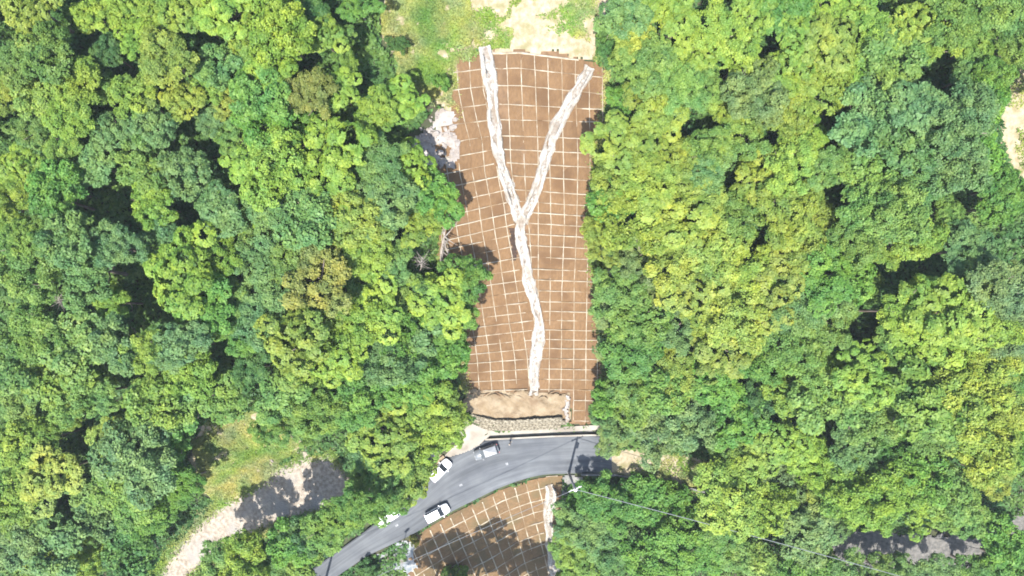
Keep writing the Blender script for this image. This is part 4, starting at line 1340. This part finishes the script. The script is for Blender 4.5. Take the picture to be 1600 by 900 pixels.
# ------------------------------------------------------------------ people
def cloth_mat(name, shirt, trousers):
    m, nt, p = new_mat(name)
    tc = nd(nt, 'ShaderNodeTexCoord'); sp = nd(nt, 'ShaderNodeSeparateXYZ'); nt.links.new(tc.outputs['Object'], sp.inputs[0])
    mr_ = nd(nt, 'ShaderNodeMapRange'); mr_.inputs['From Max'].default_value = 1.8
    nt.links.new(sp.outputs[2], mr_.inputs[0])
    r = nd(nt, 'ShaderNodeValToRGB'); r.color_ramp.interpolation = 'CONSTANT'
    e = r.color_ramp.elements
    e[0].position = 0; e[0].color = (.03, .03, .03, 1); e[1].position = .05; e[1].color = (*trousers, 1)
    a = e.new(.53); a.color = (*shirt, 1); b = e.new(.825); b.color = (.42, .26, .18, 1)
    nt.links.new(mr_.outputs[0], r.inputs[0]); nt.links.new(r.outputs[0], p.inputs['Base Color']); p.inputs['Roughness'].default_value = .8
    return m


def person(px, py, rz, shirt, trousers, label):
    q = to_plane(px, py, 0.8)
    root = tag(empty('person', (float(q[0]), float(q[1]), 0.0), rz), label, 'person')
    pts = {'pel': (0, 0, .95, .14), 'wai': (0, .01, 1.1, .13), 'che': (0, 0, 1.32, .16), 'nek': (0, .01, 1.5, .06), 'hea': (0, .03, 1.6, .095), 'top': (0, .02, 1.7, .085)}
    ed_ = [('pel', 'wai'), ('wai', 'che'), ('che', 'nek'), ('nek', 'hea'), ('hea', 'top')]
    for s_, n in ((-1, 'l'), (1, 'r')):
        f = .14 * s_
        pts.update({'hip' + n: (.1 * s_, 0, .88, .1), 'kne' + n: (.11 * s_, .04 + f * .5, .5, .07), 'ank' + n: (.11 * s_, -.02 + f, .09, .05), 'toe' + n: (.12 * s_, .15 + f, .045, .04),
                    'sho' + n: (.19 * s_, 0, 1.42, .07), 'elb' + n: (.27 * s_, -.02 - f * .4, 1.15, .05), 'wri' + n: (.27 * s_, .12 - f * .5, .92, .035), 'han' + n: (.26 * s_, .18 - f * .5, .83, .035)})
        ed_ += [('pel', 'hip' + n), ('hip' + n, 'kne' + n), ('kne' + n, 'ank' + n), ('ank' + n, 'toe' + n), ('che', 'sho' + n), ('sho' + n, 'elb' + n), ('elb' + n, 'wri' + n), ('wri' + n, 'han' + n)]
        for k in range(5):
            fx = (.26 + (k - 2) * .018) * s_; L = (.05, .075, .085, .08, .06)[k]
            nm = f'fin{n}{k}'; pts[nm] = (fx - (.03 * s_ if k == 0 else 0), .19 - f * .5, .83 - L * 1.0, .011); ed_.append(('han' + n, nm))
    ks = list(pts); me = bpy.data.meshes.new('body')
    me.from_pydata([pts[k][:3] for k in ks], [(ks.index(a), ks.index(b)) for a, b in ed_], [])
    o = link('body', me, root, cloth_mat('person_clothes', shirt, trousers))
    o.modifiers.new('Skin', 'SKIN'); o.modifiers.new('Subsurf', 'SUBSURF').levels = 1
    o.modifiers['Subsurf'].render_levels = 1
    for i, k in enumerate(ks):
        sv = me.skin_vertices[0].data[i]; sv.radius = (pts[k][3],) * 2; sv.use_root = (k == 'pel')
    bm = bmesh.new(); bmesh.ops.create_uvsphere(bm, u_segments=14, v_segments=9, radius=.115)
    bmesh.ops.delete(bm, geom=[v for v in bm.verts if v.co.z < -.03 and v.co.y > -.04], context='VERTS')
    hm = bpy.data.meshes.new('hair'); bm.to_mesh(hm); bm.free()
    h = link('hair', hm, root, M['hair']); h.location = (0, .0, 1.69)


person(797, 692, -2.0, (.5, .4, .3), (.2, .2, .22), 'person in a beige top standing by the gutter kerb')
person(621, 801, 2.2, (.75, .75, .76), (.1, .1, .12), 'person in white standing at the tree edge of the road')


# ------------------------------------------------------------------ thin summer haze round the whole place
m = bpy.data.materials.new('haze_air'); m.use_nodes = True
nt = m.node_tree; nt.nodes.remove(nt.nodes['Principled BSDF'])
pv = nt.nodes.new('ShaderNodeVolumePrincipled')
pv.inputs['Color'].default_value = (0.86, 0.93, 1.0, 1); pv.inputs['Density'].default_value = 0.00016
nt.links.new(pv.outputs[0], nt.nodes['Material Output'].inputs['Volume'])
tag(MB().box((0, 0, 31.5), (3010, 3010, 189)).build('haze', m), 'thin pale haze over the whole hillside', 'haze', kind='stuff')
